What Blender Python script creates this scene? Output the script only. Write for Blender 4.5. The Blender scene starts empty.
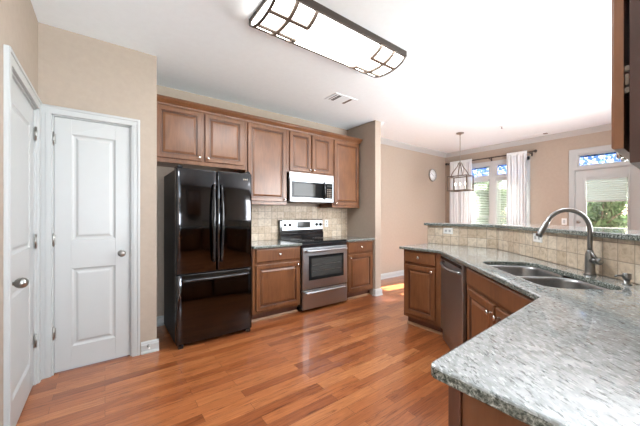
import bpy, bmesh, math, random
from mathutils import Vector, Matrix
from mathutils.geometry import tessellate_polygon
random.seed(7)
PI = math.pi
R2 = math.sqrt(0.5)
scn = bpy.context.scene
COL = scn.collection

# ------------------------------------------------------------------ camera
H = 1.26
cam_d = bpy.data.cameras.new('camera'); cam = bpy.data.objects.new('camera', cam_d); COL.objects.link(cam)
cam_d.sensor_width = 36.0; cam_d.lens = 288.0/640*36; cam_d.shift_y = 2.0/640; cam_d.clip_start = 0.02
TH = math.atan(215/288)
cam.location = (0, 0, H); cam.rotation_euler = (PI/2, 0, -TH)
scn.camera = cam

# ------------------------------------------------------------------ view, world, sun, big lights
scn.view_settings.view_transform = 'Standard'; scn.view_settings.look = 'None'
scn.view_settings.gamma = 1; scn.view_settings.use_curve_mapping = False
scn.view_settings.exposure = 0.34
w = bpy.data.worlds.new('sky'); scn.world = w; w.use_nodes = True
wn = w.node_tree; wn.nodes.clear()
sky = wn.nodes.new('ShaderNodeTexSky'); sky.sky_type = 'NISHITA'; sky.sun_disc = False
sky.sun_elevation = math.radians(38); sky.sun_rotation = math.radians(95); sky.altitude = 200
hsv = wn.nodes.new('ShaderNodeHueSaturation'); hsv.inputs['Saturation'].default_value = 0.7
bg = wn.nodes.new('ShaderNodeBackground'); bg.inputs['Strength'].default_value = 0.2
wo = wn.nodes.new('ShaderNodeOutputWorld')
wn.links.new(sky.outputs[0], hsv.inputs['Color']); wn.links.new(hsv.outputs[0], bg.inputs[0]); wn.links.new(bg.outputs[0], wo.inputs[0])

def light(name, typ, loc, direction, energy, color=(1, 1, 1), size=1, sy=None):
    d = bpy.data.lights.new(name, typ); d.energy = energy; d.color = color
    if typ == 'AREA':
        d.shape = 'RECTANGLE'; d.size = size; d.size_y = sy or size
    if typ == 'SUN': d.angle = math.radians(0.6)
    o = bpy.data.objects.new(name, d); COL.objects.link(o); o.location = loc
    o.rotation_euler = Vector(direction).to_track_quat('-Z', 'Y').to_euler()
    return o
light('sun', 'SUN', (12, 2, 7), (-3.0, 0.32, -2.0), 70, (1, .95, .87))
# fill lights added out of view to brighten kitchen and dining, at added windows
light('rear_fill_light', 'AREA', (1.2, -2.52, 1.3), (0, 1, 2.2), 430, (.80, .91, 1), 2.6, 1.8)
light('front_fill_light', 'AREA', (3.9, -0.12, 1.55), (-.3, 1, .3), 150, (.92, .96, 1), 1.7, 1.5)
# small fill lights added under the ceiling, out of view
light('ceiling_fill_light', 'AREA', (0.15, 0.9, 2.735), (0, 0, -1), 8, (.88, .95, 1), 0.3)
light('ceiling_fill_light', 'AREA', (3.0, 0.6, 2.735), (0, 0, -1), 8, (.88, .95, 1), 0.3)

# ------------------------------------------------------------------ materials
def newmat(name):
    m = bpy.data.materials.new(name); m.use_nodes = True
    nt = m.node_tree; b = nt.nodes['Principled BSDF']
    return m, nt, b
def N(nt, t, **kw):
    n = nt.nodes.new(t)
    for k, v in kw.items():
        if k in n.inputs: n.inputs[k].default_value = v
        else: setattr(n, k, v)
    return n
def c4(c): return (c[0], c[1], c[2], 1)
def ramp(nt, stops, interp='LINEAR'):
    r = nt.nodes.new('ShaderNodeValToRGB'); r.color_ramp.interpolation = interp
    e = r.color_ramp.elements
    e[0].position, e[0].color = stops[0][0], c4(stops[0][1]); e[1].position, e[1].color = stops[-1][0], c4(stops[-1][1])
    for p, c in stops[1:-1]:
        x = e.new(p); x.color = c4(c)
    return r
def coords(nt, scale=(1, 1, 1), rot=(0, 0, 0), loc=(0, 0, 0)):
    t = nt.nodes.new('ShaderNodeTexCoord'); m = nt.nodes.new('ShaderNodeMapping')
    m.inputs['Scale'].default_value = scale; m.inputs['Rotation'].default_value = rot; m.inputs['Location'].default_value = loc
    nt.links.new(t.outputs['Object'], m.inputs[0]); return m.outputs[0]
def noise(nt, co, scale, detail=4, rough=.55, dist=0):
    n = nt.nodes.new('ShaderNodeTexNoise'); n.inputs['Scale'].default_value = scale
    n.inputs['Detail'].default_value = detail; n.inputs['Roughness'].default_value = rough; n.inputs['Distortion'].default_value = dist
    nt.links.new(co, n.inputs['Vector']); return n.outputs['Fac']
def mixc(nt, f, a, b, blend='MIX'):
    m = nt.nodes.new('ShaderNodeMix'); m.data_type = 'RGBA'; m.blend_type = blend
    for i, v in ((0, f), (6, a), (7, b)):
        if isinstance(v, (int, float)): m.inputs[i].default_value = v
        elif isinstance(v, tuple): m.inputs[i].default_value = c4(v)
        else: nt.links.new(v, m.inputs[i])
    return m.outputs[2]
def bump(nt, b, h, strength=.2, dist=.002):
    n = nt.nodes.new('ShaderNodeBump'); n.inputs['Strength'].default_value = strength; n.inputs['Distance'].default_value = dist
    nt.links.new(h, n.inputs['Height']); nt.links.new(n.outputs[0], b.inputs['Normal'])
def paint(name, col, rough=.6, var=.03, sc=25, bs=.05):
    m, nt, b = newmat(name); co = coords(nt)
    f = noise(nt, co, sc, 3)
    r = ramp(nt, [(.3, tuple(x*(1-var) for x in col)), (.7, tuple(min(1, x*(1+var)) for x in col))])
    nt.links.new(f, r.inputs[0]); nt.links.new(r.outputs[0], b.inputs['Base Color'])
    b.inputs['Roughness'].default_value = rough
    bump(nt, b, noise(nt, co, 220, 2), bs, .001)
    return m
def metal(name, col, rough=.3, aniso=(1, 1, 1), var=.08, met=1.0):
    m, nt, b = newmat(name); co = coords(nt, aniso)
    f = noise(nt, co, 60, 3)
    r = ramp(nt, [(.3, tuple(x*(1-var) for x in col)), (.7, tuple(min(1, x*(1+var)) for x in col))])
    nt.links.new(f, r.inputs[0]); nt.links.new(r.outputs[0], b.inputs['Base Color'])
    b.inputs['Metallic'].default_value = met; b.inputs['Roughness'].default_value = rough
    bump(nt, b, f, .04, .0005)
    return m
def plain(name, col, rough=.4, met=0.0, coat=0.0):
    m, nt, b = newmat(name); co = coords(nt)
    f = noise(nt, co, 40, 2)
    r = ramp(nt, [(.2, tuple(x*.95 for x in col)), (.8, tuple(min(1, x*1.05) for x in col))])
    nt.links.new(f, r.inputs[0]); nt.links.new(r.outputs[0], b.inputs['Base Color'])
    b.inputs['Roughness'].default_value = rough; b.inputs['Metallic'].default_value = met; b.inputs['Coat Weight'].default_value = coat
    return m
M = {}
M['wall'] = paint('beige_paint', (.39, .318, .258), .7)
M['ceiling'] = paint('ceiling_paint', (.83, .89, .93), .8, .015)
M['white'] = paint('white_semigloss', (.47, .475, .47), .35, .01, 10, .02)
M['steel'] = metal('brushed_stainless', (.47, .50, .53), .34, (1, 1, 12))
M['nickel'] = metal('brushed_nickel', (.36, .35, .33), .3)
M['faucet'] = metal('dark_brushed_nickel', (.27, .27, .265), .32)
M['sink'] = metal('sink_steel', (.30, .30, .30), .33)
M['chrome'] = metal('bright_metal', (.8, .8, .78), .15)
M['bronze'] = plain('dark_bronze', (.075, .06, .052), .45, .6)
M['taupe_metal'] = plain('aged_bronze', (.16, .125, .10), .45, .5)
M['black'] = plain('black_enamel', (.012, .012, .014), .12, 0, .5)
M['fridge_black'] = plain('gloss_black_door', (.06, .059, .062), .07, 1.0, 0)
M['fridge_side'] = paint('textured_black_side', (.035, .037, .04), .45, .1, 60, .2)
M['rubber'] = plain('dark_rubber', (.02, .02, .02), .7)
M['glass_black'] = plain('black_glass', (.012, .013, .014), .05, 0, 0)
M['oven_glass'] = plain('oven_window_glass', (.06, .062, .06), .06, 0, 0)
for k_ in ('glass_black', 'oven_glass'): M[k_].node_tree.nodes['Principled BSDF'].inputs['Specular IOR Level'].default_value = .16
M['plate'] = plain('white_plastic', (.78, .78, .76), .35)
M['dial'] = plain('clock_dial', (.82, .84, .86), .4)
M['dark_gap'] = plain('slot_dark', (.03, .028, .026), .8)
M['concrete'] = paint('patio_concrete', (.5, .48, .45), .8, .1, 5, .2)
M['bark'] = paint('bark', (.11, .08, .055), .9, .3, 14, .4)

def mk_wood(name, dark, mid, light, grain=(0.9, 0.9, .10), rough=.34):
    m, nt, b = newmat(name)
    co = coords(nt, grain); co2 = coords(nt, (1, 1, .6))
    f1 = noise(nt, co, 55, 6, .6, .4); f2 = noise(nt, co2, 5, 3, .5, .6)
    r1 = ramp(nt, [(.25, dark), (.5, mid), (.78, light)])
    a = nt.nodes.new('ShaderNodeMath'); a.operation = 'MULTIPLY_ADD'; a.inputs[1].default_value = .45; 
    nt.links.new(f1, a.inputs[0])
    s = nt.nodes.new('ShaderNodeMath'); s.operation = 'MULTIPLY'; s.inputs[1].default_value = .55
    nt.links.new(f2, s.inputs[0]); nt.links.new(s.outputs[0], a.inputs[2])
    nt.links.new(a.outputs[0], r1.inputs[0])
    nt.links.new(r1.outputs[0], b.inputs['Base Color'])
    b.inputs['Roughness'].default_value = rough; b.inputs['Coat Weight'].default_value = .25; b.inputs['Coat Roughness'].default_value = .25
    bump(nt, b, f1, .05, .0006)
    return m
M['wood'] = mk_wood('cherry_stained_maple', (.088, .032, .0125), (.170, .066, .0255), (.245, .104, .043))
M['groove_dark'] = mk_wood('dark_wood_in_grooves', (.035, .012, .006), (.065, .024, .012), (.10, .04, .02))  # darker wood tone for the groove faces of the doors
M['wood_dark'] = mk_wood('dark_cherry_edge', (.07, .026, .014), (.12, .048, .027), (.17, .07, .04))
M['wood_shaded'] = mk_wood('cherry_side_in_shade', (.028, .010, .007), (.050, .018, .013), (.075, .028, .020))  # cherry with shade painted in, for the poorly lit near cabinet side
M['shoe'] = mk_wood('oak_shoe_moulding', (.30, .15, .08), (.44, .25, .14), (.56, .35, .21), (.1, .1, 1))

def mk_floor():
    m, nt, b = newmat('oak_strip_floor')
    co = coords(nt)
    br = nt.nodes.new('ShaderNodeTexBrick'); br.offset = .37; br.offset_frequency = 2; br.squash = 1
    br.inputs['Scale'].default_value = 1; br.inputs['Brick Width'].default_value = .78; br.inputs['Row Height'].default_value = .083
    br.inputs['Mortar Size'].default_value = .0012; br.inputs['Mortar Smooth'].default_value = .3; br.inputs['Bias'].default_value = 0
    br.inputs['Color1'].default_value = (.0, .0, .0, 1); br.inputs['Color2'].default_value = (1, 1, 1, 1); br.inputs['Mortar'].default_value = (.5, .5, .5, 1)
    nt.links.new(co, br.inputs['Vector'])
    tone = ramp(nt, [(0, (.235, .066, .020)), (.35, (.33, .102, .032)), (.7, (.39, .132, .043)), (1, (.47, .185, .068))])
    nt.links.new(br.outputs['Color'], tone.inputs[0])
    # grain: shifted per board
    sep = nt.nodes.new('ShaderNodeVectorMath'); sep.operation = 'MULTIPLY_ADD'
    sep.inputs[1].default_value = (1, 1, 1)
    sh = nt.nodes.new('ShaderNodeVectorMath'); sh.operation = 'SCALE'; sh.inputs['Scale'].default_value = 13
    nt.links.new(br.outputs['Color'], sh.inputs[0]); nt.links.new(co, sep.inputs[0]); nt.links.new(sh.outputs[0], sep.inputs[2])
    mp = nt.nodes.new('ShaderNodeMapping'); mp.inputs['Scale'].default_value = (1.3, 17, 1)
    nt.links.new(sep.outputs[0], mp.inputs[0])
    g = noise(nt, mp.outputs[0], 3.2, 6, .62, 1.2)
    gr = ramp(nt, [(.30, (.42, .36, .34)), (.43, (.86, .82, .80)), (.58, (1.05, 1.05, 1.05)), (.74, (1.3, 1.38, 1.45))])
    nt.links.new(g, gr.inputs[0])
    c1 = mixc(nt, 1.0, tone.outputs[0], gr.outputs[0], 'MULTIPLY')
    c2 = mixc(nt, br.outputs['Fac'], c1, (.12, .04, .015))
    nt.links.new(c2, b.inputs['Base Color'])
    b.inputs['Roughness'].default_value = .3; b.inputs['Coat Weight'].default_value = .5; b.inputs['Coat Roughness'].default_value = .14
    inv = nt.nodes.new('ShaderNodeMath'); inv.operation = 'SUBTRACT'; inv.inputs[0].default_value = 1
    nt.links.new(br.outputs['Fac'], inv.inputs[1]); bump(nt, b, inv.outputs[0], .25, .001)
    return m
M['floor'] = mk_floor()

def mk_granite():
    m, nt, b = newmat('grey_white_granite')
    co = coords(nt); 
    def streak(deg, k):
        mp = nt.nodes.new('ShaderNodeMapping'); mp.inputs['Scale'].default_value = (1, k, 1)
        nt.links.new(coords(nt, (1, 1, 1), (0, 0, math.radians(deg))), mp.inputs[0]); return mp.outputs[0]
    st = streak(34, .30); st2 = streak(44, .42)
    big = noise(nt, co, 7, 4, .6, .8)
    base = ramp(nt, [(.3, (.25, .27, .268)), (.5, (.32, .34, .338)), (.7, (.42, .44, .44))])
    nt.links.new(big, base.inputs[0])
    f0 = noise(nt, st2, 60, 4, .6, .3)
    fl0 = ramp(nt, [(.0, (.8, .8, .8)), (.42, (.55, .55, .55)), (.54, (0, 0, 0)), (1, (0, 0, 0))])
    nt.links.new(f0, fl0.inputs[0])
    c = mixc(nt, fl0.outputs[0], base.outputs[0], (.165, .185, .18))
    f = noise(nt, st, 135, 4, .62, .3)
    fl = ramp(nt, [(.0, (1, 1, 1)), (.38, (.95, .95, .95)), (.445, (0, 0, 0)), (1, (0, 0, 0))])
    nt.links.new(f, fl.inputs[0])
    c = mixc(nt, fl.outputs[0], c, (.06, .072, .07))
    f2 = noise(nt, st, 150, 3, .6)
    fl2 = ramp(nt, [(.0, (0, 0, 0)), (.56, (0, 0, 0)), (.66, (1, 1, 1)), (1, (1, 1, 1))])
    nt.links.new(f2, fl2.inputs[0])
    c = mixc(nt, fl2.outputs[0], c, (.50, .53, .53))
    nt.links.new(c, b.inputs['Base Color'])
    b.inputs['Roughness'].default_value = .10; b.inputs['Coat Weight'].default_value = .5; b.inputs['Coat Roughness'].default_value = .02
    return m
M['granite'] = mk_granite()
def mk_granite_dark():
    m, nt, b = newmat('granite_rough_edge')
    co = coords(nt)
    f = noise(nt, co, 110, 5, .7, .4)
    r = ramp(nt, [(.36, (.02, .025, .022)), (.46, (.10, .115, .10)), (.56, (.24, .26, .235)), (.68, (.55, .58, .56))])
    nt.links.new(f, r.inputs[0]); nt.links.new(r.outputs[0], b.inputs['Base Color']); b.inputs['Roughness'].default_value = .2
    return m
M['granite_edge'] = mk_granite_dark()

def mk_tile(name, rot, size=.102, off=0.0, loc=(0, 0, 0)):
    m, nt, b = newmat(name)
    t = nt.nodes.new('ShaderNodeTexCoord')
    # project on the wall: turn about z first, then take (along, up)
    mp = nt.nodes.new('ShaderNodeMapping'); mp.inputs['Rotation'].default_value = (0, 0, rot); mp.inputs['Location'].default_value = loc
    nt.links.new(t.outputs['Object'], mp.inputs[0])
    sx = nt.nodes.new('ShaderNodeSeparateXYZ'); cx = nt.nodes.new('ShaderNodeCombineXYZ')
    nt.links.new(mp.outputs[0], sx.inputs[0]); nt.links.new(sx.outputs[0], cx.inputs[0]); nt.links.new(sx.outputs[2], cx.inputs[1])
    br = nt.nodes.new('ShaderNodeTexBrick'); br.offset = off; br.squash = 1
    br.inputs['Scale'].default_value = 1; br.inputs['Brick Width'].default_value = size; br.inputs['Row Height'].default_value = size
    br.inputs['Mortar Size'].default_value = .003; br.inputs['Mortar Smooth'].default_value = .4
    br.inputs['Color1'].default_value = (0, 0, 0, 1); br.inputs['Color2'].default_value = (1, 1, 1, 1)
    nt.links.new(cx.outputs[0], br.inputs['Vector'])
    tone = ramp(nt, [(0, (.50, .395, .285)), (.5, (.58, .475, .36)), (1, (.66, .57, .455))])
    nt.links.new(br.outputs['Color'], tone.inputs[0])
    n1 = noise(nt, cx.outputs[0], 28, 5, .65, .6)
    r1 = ramp(nt, [(.3, (.70, .66, .62)), (.5, (1, 1, 1)), (.75, (1.2, 1.2, 1.2))]); nt.links.new(n1, r1.inputs[0])
    c = mixc(nt, 1.0, tone.outputs[0], r1.outputs[0], 'MULTIPLY')
    c = mixc(nt, br.outputs['Fac'], c, (.30, .245, .19))
    nt.links.new(c, b.inputs['Base Color']); b.inputs['Roughness'].default_value = .45
    inv = nt.nodes.new('ShaderNodeMath'); inv.operation = 'SUBTRACT'; inv.inputs[0].default_value = 1
    nt.links.new(br.outputs['Fac'], inv.inputs[1]); bump(nt, b, inv.outputs[0], .5, .003)
    return m
M['tile_back'] = mk_tile('travertine_tile_on_back_wall', 0, loc=(.03, 0, -.90))
M['tile_side'] = mk_tile('travertine_tile_on_straight_wall', PI/2, loc=(0, 0, -.90), off=.0)
M['tile_diag'] = mk_tile('travertine_tile_on_angled_wall', -PI/4, loc=(0, 0, -.90))

def mk_glass(name, tint=(1, 1, 1), refl=.07):
    m = bpy.data.materials.new(name); m.use_nodes = True; nt = m.node_tree; nt.nodes.clear()
    o = nt.nodes.new('ShaderNodeOutputMaterial'); mx = nt.nodes.new('ShaderNodeMixShader')
    tr = nt.nodes.new('ShaderNodeBsdfTransparent'); gl = nt.nodes.new('ShaderNodeBsdfGlossy')
    tr.inputs[0].default_value = c4(tint); gl.inputs['Roughness'].default_value = .02; mx.inputs[0].default_value = refl
    nt.links.new(tr.outputs[0], mx.inputs[1]); nt.links.new(gl.outputs[0], mx.inputs[2]); nt.links.new(mx.outputs[0], o.inputs[0])
    return m
M['glass'] = mk_glass('window_glass')
def mk_sheer(name, col, trans, transp, folds=0):
    m = bpy.data.materials.new(name); m.use_nodes = True; nt = m.node_tree; nt.nodes.clear()
    o = nt.nodes.new('ShaderNodeOutputMaterial')
    d = nt.nodes.new('ShaderNodeBsdfDiffuse'); t = nt.nodes.new('ShaderNodeBsdfTranslucent'); p = nt.nodes.new('ShaderNodeBsdfTransparent')
    co = coords(nt); wv = noise(nt, co, 90, 2)
    r = ramp(nt, [(.3, tuple(x*.96 for x in col)), (.7, col)]); nt.links.new(wv, r.inputs[0])
    nt.links.new(r.outputs[0], d.inputs[0]); nt.links.new(r.outputs[0], t.inputs[0])
    m1 = nt.nodes.new('ShaderNodeMixShader'); m2 = nt.nodes.new('ShaderNodeMixShader')
    m1.inputs[0].default_value = trans; m2.inputs[0].default_value = transp
    nt.links.new(d.outputs[0], m1.inputs[1]); nt.links.new(t.outputs[0], m1.inputs[2])
    nt.links.new(m1.outputs[0], m2.inputs[1]); nt.links.new(p.outputs[0], m2.inputs[2]); nt.links.new(m2.outputs[0], o.inputs[0])
    return m
M['sheer'] = mk_sheer('white_sheer_fabric', (.85, .87, .88), .08, .03)
M['shade'] = mk_sheer('pale_cellular_fabric', (.62, .72, .69), .08, .0)
M['slat'] = mk_sheer('white_blind_slat', (.62, .68, .62), .06, .0)
def mk_film():
    m = bpy.data.materials.new('blue_and_white_leaf_film'); m.use_nodes = True; nt = m.node_tree; nt.nodes.clear()
    o = nt.nodes.new('ShaderNodeOutputMaterial')
    co = coords(nt, (1, 1, 1))
    v = nt.nodes.new('ShaderNodeTexVoronoi'); v.inputs['Scale'].default_value = 34; v.feature = 'F1'
    nz = nt.nodes.new('ShaderNodeTexNoise'); nz.inputs['Scale'].default_value = 12
    nt.links.new(co, nz.inputs['Vector'])
    ad = nt.nodes.new('ShaderNodeVectorMath'); ad.operation = 'MULTIPLY_ADD'; ad.inputs[1].default_value = (.12, .12, .12)
    nt.links.new(nz.outputs['Color'], ad.inputs[0]); nt.links.new(co, ad.inputs[2]); nt.links.new(ad.outputs[0], v.inputs['Vector'])
    sp = nt.nodes.new('ShaderNodeSeparateColor'); nt.links.new(v.outputs['Color'], sp.inputs[0])
    r = ramp(nt, [(.0, (.04, .08, .30)), (.3, (.09, .16, .40)), (.52, (.36, .38, .43)), (.66, (.03, .06, .25)), (.80, (.36, .38, .43)), (.93, (.11, .18, .38))], 'CONSTANT')
    nt.links.new(sp.outputs[0], r.inputs[0])
    t = nt.nodes.new('ShaderNodeBsdfTranslucent'); p = nt.nodes.new('ShaderNodeBsdfTransparent')
    nt.links.new(r.outputs[0], t.inputs[0]); nt.links.new(r.outputs[0], p.inputs[0])
    m2 = nt.nodes.new('ShaderNodeMixShader'); m2.inputs[0].default_value = .7
    nt.links.new(t.outputs[0], m2.inputs[1]); nt.links.new(p.outputs[0], m2.inputs[2]); nt.links.new(m2.outputs[0], o.inputs[0])
    return m
M['film'] = mk_film()
def mk_emit(name, col, s):
    m, nt, b = newmat(name); b.inputs['Base Color'].default_value = c4(col)
    b.inputs['Emission Color'].default_value = c4(col); b.inputs['Emission Strength'].default_value = s; b.inputs['Roughness'].default_value = .5
    return m
M['lens'] = mk_emit('lit_acrylic_lens', (1, .97, .92), 6)
M['flame_bulb'] = mk_emit('lit_candle_bulb', (1, .9, .75), 3.0)
def mk_leaf(name, a, b_):
    m = bpy.data.materials.new(name); m.use_nodes = True; nt = m.node_tree; nt.nodes.clear()
    o = nt.nodes.new('ShaderNodeOutputMaterial'); co = coords(nt)
    f = noise(nt, co, 3, 3); r = ramp(nt, [(.3, a), (.7, b_)]); nt.links.new(f, r.inputs[0])
    d = nt.nodes.new('ShaderNodeBsdfDiffuse'); t = nt.nodes.new('ShaderNodeBsdfTranslucent'); m1 = nt.nodes.new('ShaderNodeMixShader'); m1.inputs[0].default_value = .4
    nt.links.new(r.outputs[0], d.inputs[0]); nt.links.new(r.outputs[0], t.inputs[0])
    nt.links.new(d.outputs[0], m1.inputs[1]); nt.links.new(t.outputs[0], m1.inputs[2]); nt.links.new(m1.outputs[0], o.inputs[0])
    return m
M['leaf'] = mk_leaf('tree_leaf', (.05, .10, .035), (.14, .22, .09))
M['leaf2'] = mk_leaf('bush_leaf', (.08, .14, .07), (.22, .30, .17))
M['lawn'] = paint('lawn', (.16, .28, .08), .9, .3, 12, .3)

# ------------------------------------------------------------------ geometry helpers
class Fr:
    """local frame: a along u, c outward along n, b up"""
    def __init__(s, o, u, n): s.o = Vector(o); s.u = Vector(u).normalized(); s.n = Vector(n).normalized()
    def p(s, a, c, b): return s.o + s.u*a + s.n*c + Vector((0, 0, b))
WF = Fr((0, 0, 0), (1, 0, 0), (0, 1, 0))
class MB:
    def __init__(s): s.v = []; s.f = []; s.m = []; s.sm = []
    def add(s, vs, fs, mi=0, smooth=False):
        k = len(s.v); s.v += [Vector(x) for x in vs]
        for f in fs: s.f.append([i+k for i in f]); s.m.append(mi); s.sm.append(smooth)
        return s
    def box(s, a0, a1, c0, c1, b0, b1, fr=WF, mi=0):
        vs = [fr.p(a, c, b) for b in (b0, b1) for (a, c) in ((a0, c0), (a1, c0), (a1, c1), (a0, c1))]
        return s.add(vs, [(0, 3, 2, 1), (4, 5, 6, 7), (0, 1, 5, 4), (1, 2, 6, 5), (2, 3, 7, 6), (3, 0, 4, 7)], mi)
    def prism(s, pts, z0, z1, fr=WF, mi=0, smooth=False):
        n = len(pts); vs = [fr.p(a, c, z0) for a, c in pts]+[fr.p(a, c, z1) for a, c in pts]
        k = len(s.v); s.v += vs
        for i in range(n): s.f.append([k+i, k+(i+1) % n, k+n+(i+1) % n, k+n+i]); s.m.append(mi); s.sm.append(smooth)
        s.f.append([k+i for i in range(n)][::-1]); s.m.append(mi); s.sm.append(False)
        s.f.append([k+n+i for i in range(n)]); s.m.append(mi); s.sm.append(False)
        return s
    def extr(s, prof, a0, a1, fr=WF, mi=0):
        """profile (c,b) swept along a"""
        n = len(prof); k = len(s.v)
        s.v += [fr.p(a0, c, b) for c, b in prof]+[fr.p(a1, c, b) for c, b in prof]
        for i in range(n): s.f.append([k+i, k+(i+1) % n, k+n+(i+1) % n, k+n+i]); s.m.append(mi); s.sm.append(False)
        s.f.append([k+i for i in range(n)][::-1]); s.m.append(mi); s.sm.append(False)
        s.f.append([k+n+i for i in range(n)]); s.m.append(mi); s.sm.append(False)
        return s
    def tube(s, path, r, seg=10, mi=0, caps=True):
        path = [Vector(p) for p in path]; n = len(path)
        rr = r if isinstance(r, (list, tuple)) else [r]*n
        rings = []
        t0 = (path[1]-path[0]).normalized(); up = Vector((0, 0, 1)) if abs(t0.z) < .9 else Vector((1, 0, 0))
        x = t0.cross(up).normalized()
        k = len(s.v)
        for i, p in enumerate(path):
            t = (path[min(i+1, n-1)]-path[max(i-1, 0)]).normalized()
            x = (x-t*x.dot(t)).normalized(); y = t.cross(x)
            for j in range(seg):
                a = 2*PI*j/seg; s.v.append(p+x*math.cos(a)*rr[i]+y*math.sin(a)*rr[i])
        for i in range(n-1):
            for j in range(seg):
                s.f.append([k+i*seg+j, k+i*seg+(j+1) % seg, k+(i+1)*seg+(j+1) % seg, k+(i+1)*seg+j]); s.m.append(mi); s.sm.append(True)
        if caps:
            s.f.append([k+j for j in range(seg)][::-1]); s.m.append(mi); s.sm.append(False)
            s.f.append([k+(n-1)*seg+j for j in range(seg)]); s.m.append(mi); s.sm.append(False)
        return s
    def lathe(s, prof, o, axis=(0, 0, 1), seg=20, mi=0):
        """prof list of (r, h) along axis"""
        o = Vector(o); ax = Vector(axis).normalized()
        x = ax.cross(Vector((0, 0, 1)) if abs(ax.z) < .9 else Vector((1, 0, 0))).normalized(); y = ax.cross(x)
        k = len(s.v); n = len(prof)
        for r, h in prof:
            for j in range(seg):
                a = 2*PI*j/seg; s.v.append(o+ax*h+x*math.cos(a)*r+y*math.sin(a)*r)
        for i in range(n-1):
            for j in range(seg):
                s.f.append([k+i*seg+j, k+i*seg+(j+1) % seg, k+(i+1)*seg+(j+1) % seg, k+(i+1)*seg+j]); s.m.append(mi); s.sm.append(True)
        if prof[0][0] > 1e-6: s.f.append([k+j for j in range(seg)][::-1]); s.m.append(mi); s.sm.append(False)
        if prof[-1][0] > 1e-6: s.f.append([k+(n-1)*seg+j for j in range(seg)]); s.m.append(mi); s.sm.append(False)
        return s
    def loops(s, a0, a1, b0, b1, prof, fr, mis=None, cap=True, back=None):
        """nested rectangles: prof list of (inset, depth c)"""
        k = len(s.v)
        for ins, c in prof:
            s.v += [fr.p(a0+ins, c, b0+ins), fr.p(a1-ins, c, b0+ins), fr.p(a1-ins, c, b1-ins), fr.p(a0+ins, c, b1-ins)]
        for i in range(len(prof)-1):
            for j in range(4):
                s.f.append([k+4*i+j, k+4*i+(j+1) % 4, k+4*i+4+(j+1) % 4, k+4*i+4+j]); s.m.append((mis or {}).get(i, 0)); s.sm.append(False)
        if cap: s.f.append([k+4*(len(prof)-1)+j for j in range(4)]); s.m.append(0); s.sm.append(False)
        if back is not None: s.f.append([k+j for j in range(4)][::-1]); s.m.append(0); s.sm.append(False)
        return s
WM = {}
def link(name, mb, mats, parent=None, bevel=0, seg=2, recalc=True):
    if not isinstance(mats, (list, tuple)): mats = [mats]
    inv = WM[parent.name].inverted() if parent else Matrix()
    me = bpy.data.meshes.new(name)
    me.from_pydata([tuple(inv @ v) for v in mb.v], [], mb.f)
    for m in mats: me.materials.append(M[m] if isinstance(m, str) else m)
    for i, p in enumerate(me.polygons): p.material_index = mb.m[i]; p.use_smooth = mb.sm[i]
    if recalc:
        b = bmesh.new(); b.from_mesh(me)
        bmesh.ops.remove_doubles(b, verts=b.verts, dist=1e-6)
        bmesh.ops.recalc_face_normals(b, faces=b.faces); b.to_mesh(me); b.free()
    o = bpy.data.objects.new(name, me); COL.objects.link(o)
    if parent: o.parent = parent; WM[o.name] = WM[parent.name]
    else: WM[o.name] = Matrix()
    if bevel:
        md = o.modifiers.new('bevel', 'BEVEL'); md.width = bevel; md.segments = seg; md.limit_method = 'ANGLE'; md.angle_limit = math.radians(40)
        md.harden_normals = False
    return o
def thing(name, label, cat, loc=(0, 0, 0), group=None):
    o = bpy.data.objects.new(name, None); COL.objects.link(o); o.location = loc; o.empty_display_size = .1
    o['label'] = label; o['category'] = cat
    if group: o['group'] = group
    WM[o.name] = Matrix.Translation(Vector(loc)); return o
def tag(o, label, cat, group=None, kind=None):
    o['label'] = label; o['category'] = cat
    if group: o['group'] = group
    if kind: o['kind'] = kind
    return o
def struct(name, mb, mat, label=None, bevel=0):
    o = link(name, mb, mat, None, bevel); o['kind'] = 'structure'
    if label: o['label'] = label
    return o
def sroot(name, label, loc):
    o = bpy.data.objects.new(name, None); COL.objects.link(o); o.location = loc; o['kind'] = 'structure'; o['label'] = label
    WM[o.name] = Matrix.Translation(Vector(loc)); return o

# ------------------------------------------------------------------ key dimensions
CEIL = 2.74
YP = 3.064      # pantry wall
XPC = .387      # its outer corner
YB = 3.73       # kitchen back wall
XF0, XF1, YF = 3.37, 3.50, 3.076     # partition beside the cabinets
YD = 3.80       # dining wall
XW = 6.65       # window wall
XL = -.411      # left wall
CT = .900       # countertop height
T = .12

# ------------------------------------------------------------------ structure
struct('floor', MB().box(-.6, 6.8, -2.75, 3.95, -.08, 0), 'floor', 'reddish oak strip hardwood floor')
struct('ceiling', MB().box(-.6, 6.8, -2.75, 3.95, CEIL, CEIL+.1), 'ceiling', 'smooth white ceiling')
def wall_with_holes(fr, a0, a1, c0, c1, b0, b1, holes, mb=None):
    mb = mb or MB(); xs = sorted({a0, a1, *[h[0] for h in holes], *[h[1] for h in holes]})
    for i in range(len(xs)-1):
        l, r = xs[i], xs[i+1]
        hs = sorted([h for h in holes if h[0] <= l+1e-6 and h[1] >= r-1e-6], key=lambda h: h[2])
        z = b0
        for h in hs:
            if h[2] > z+1e-6: mb.box(l, r, c0, c1, z, h[2], fr)
            z = h[3]
        if z < b1-1e-6: mb.box(l, r, c0, c1, z, b1, fr)
    return mb
# pantry wall (faces -Y), hole for the door
FP = Fr((0, YP, 0), (1, 0, 0), (0, -1, 0))
struct('wall_pantry', wall_with_holes(FP, XL-T, XPC, -T, 0, 0, CEIL, [(-.335, .192, 0, 2.052)]), 'wall', 'beige wall around the pantry door')
struct('wall_pantry_side', MB().box(XPC-T, XPC, YP+T, YB, 0, CEIL), 'wall', 'beige return wall beside the refrigerator')
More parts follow.
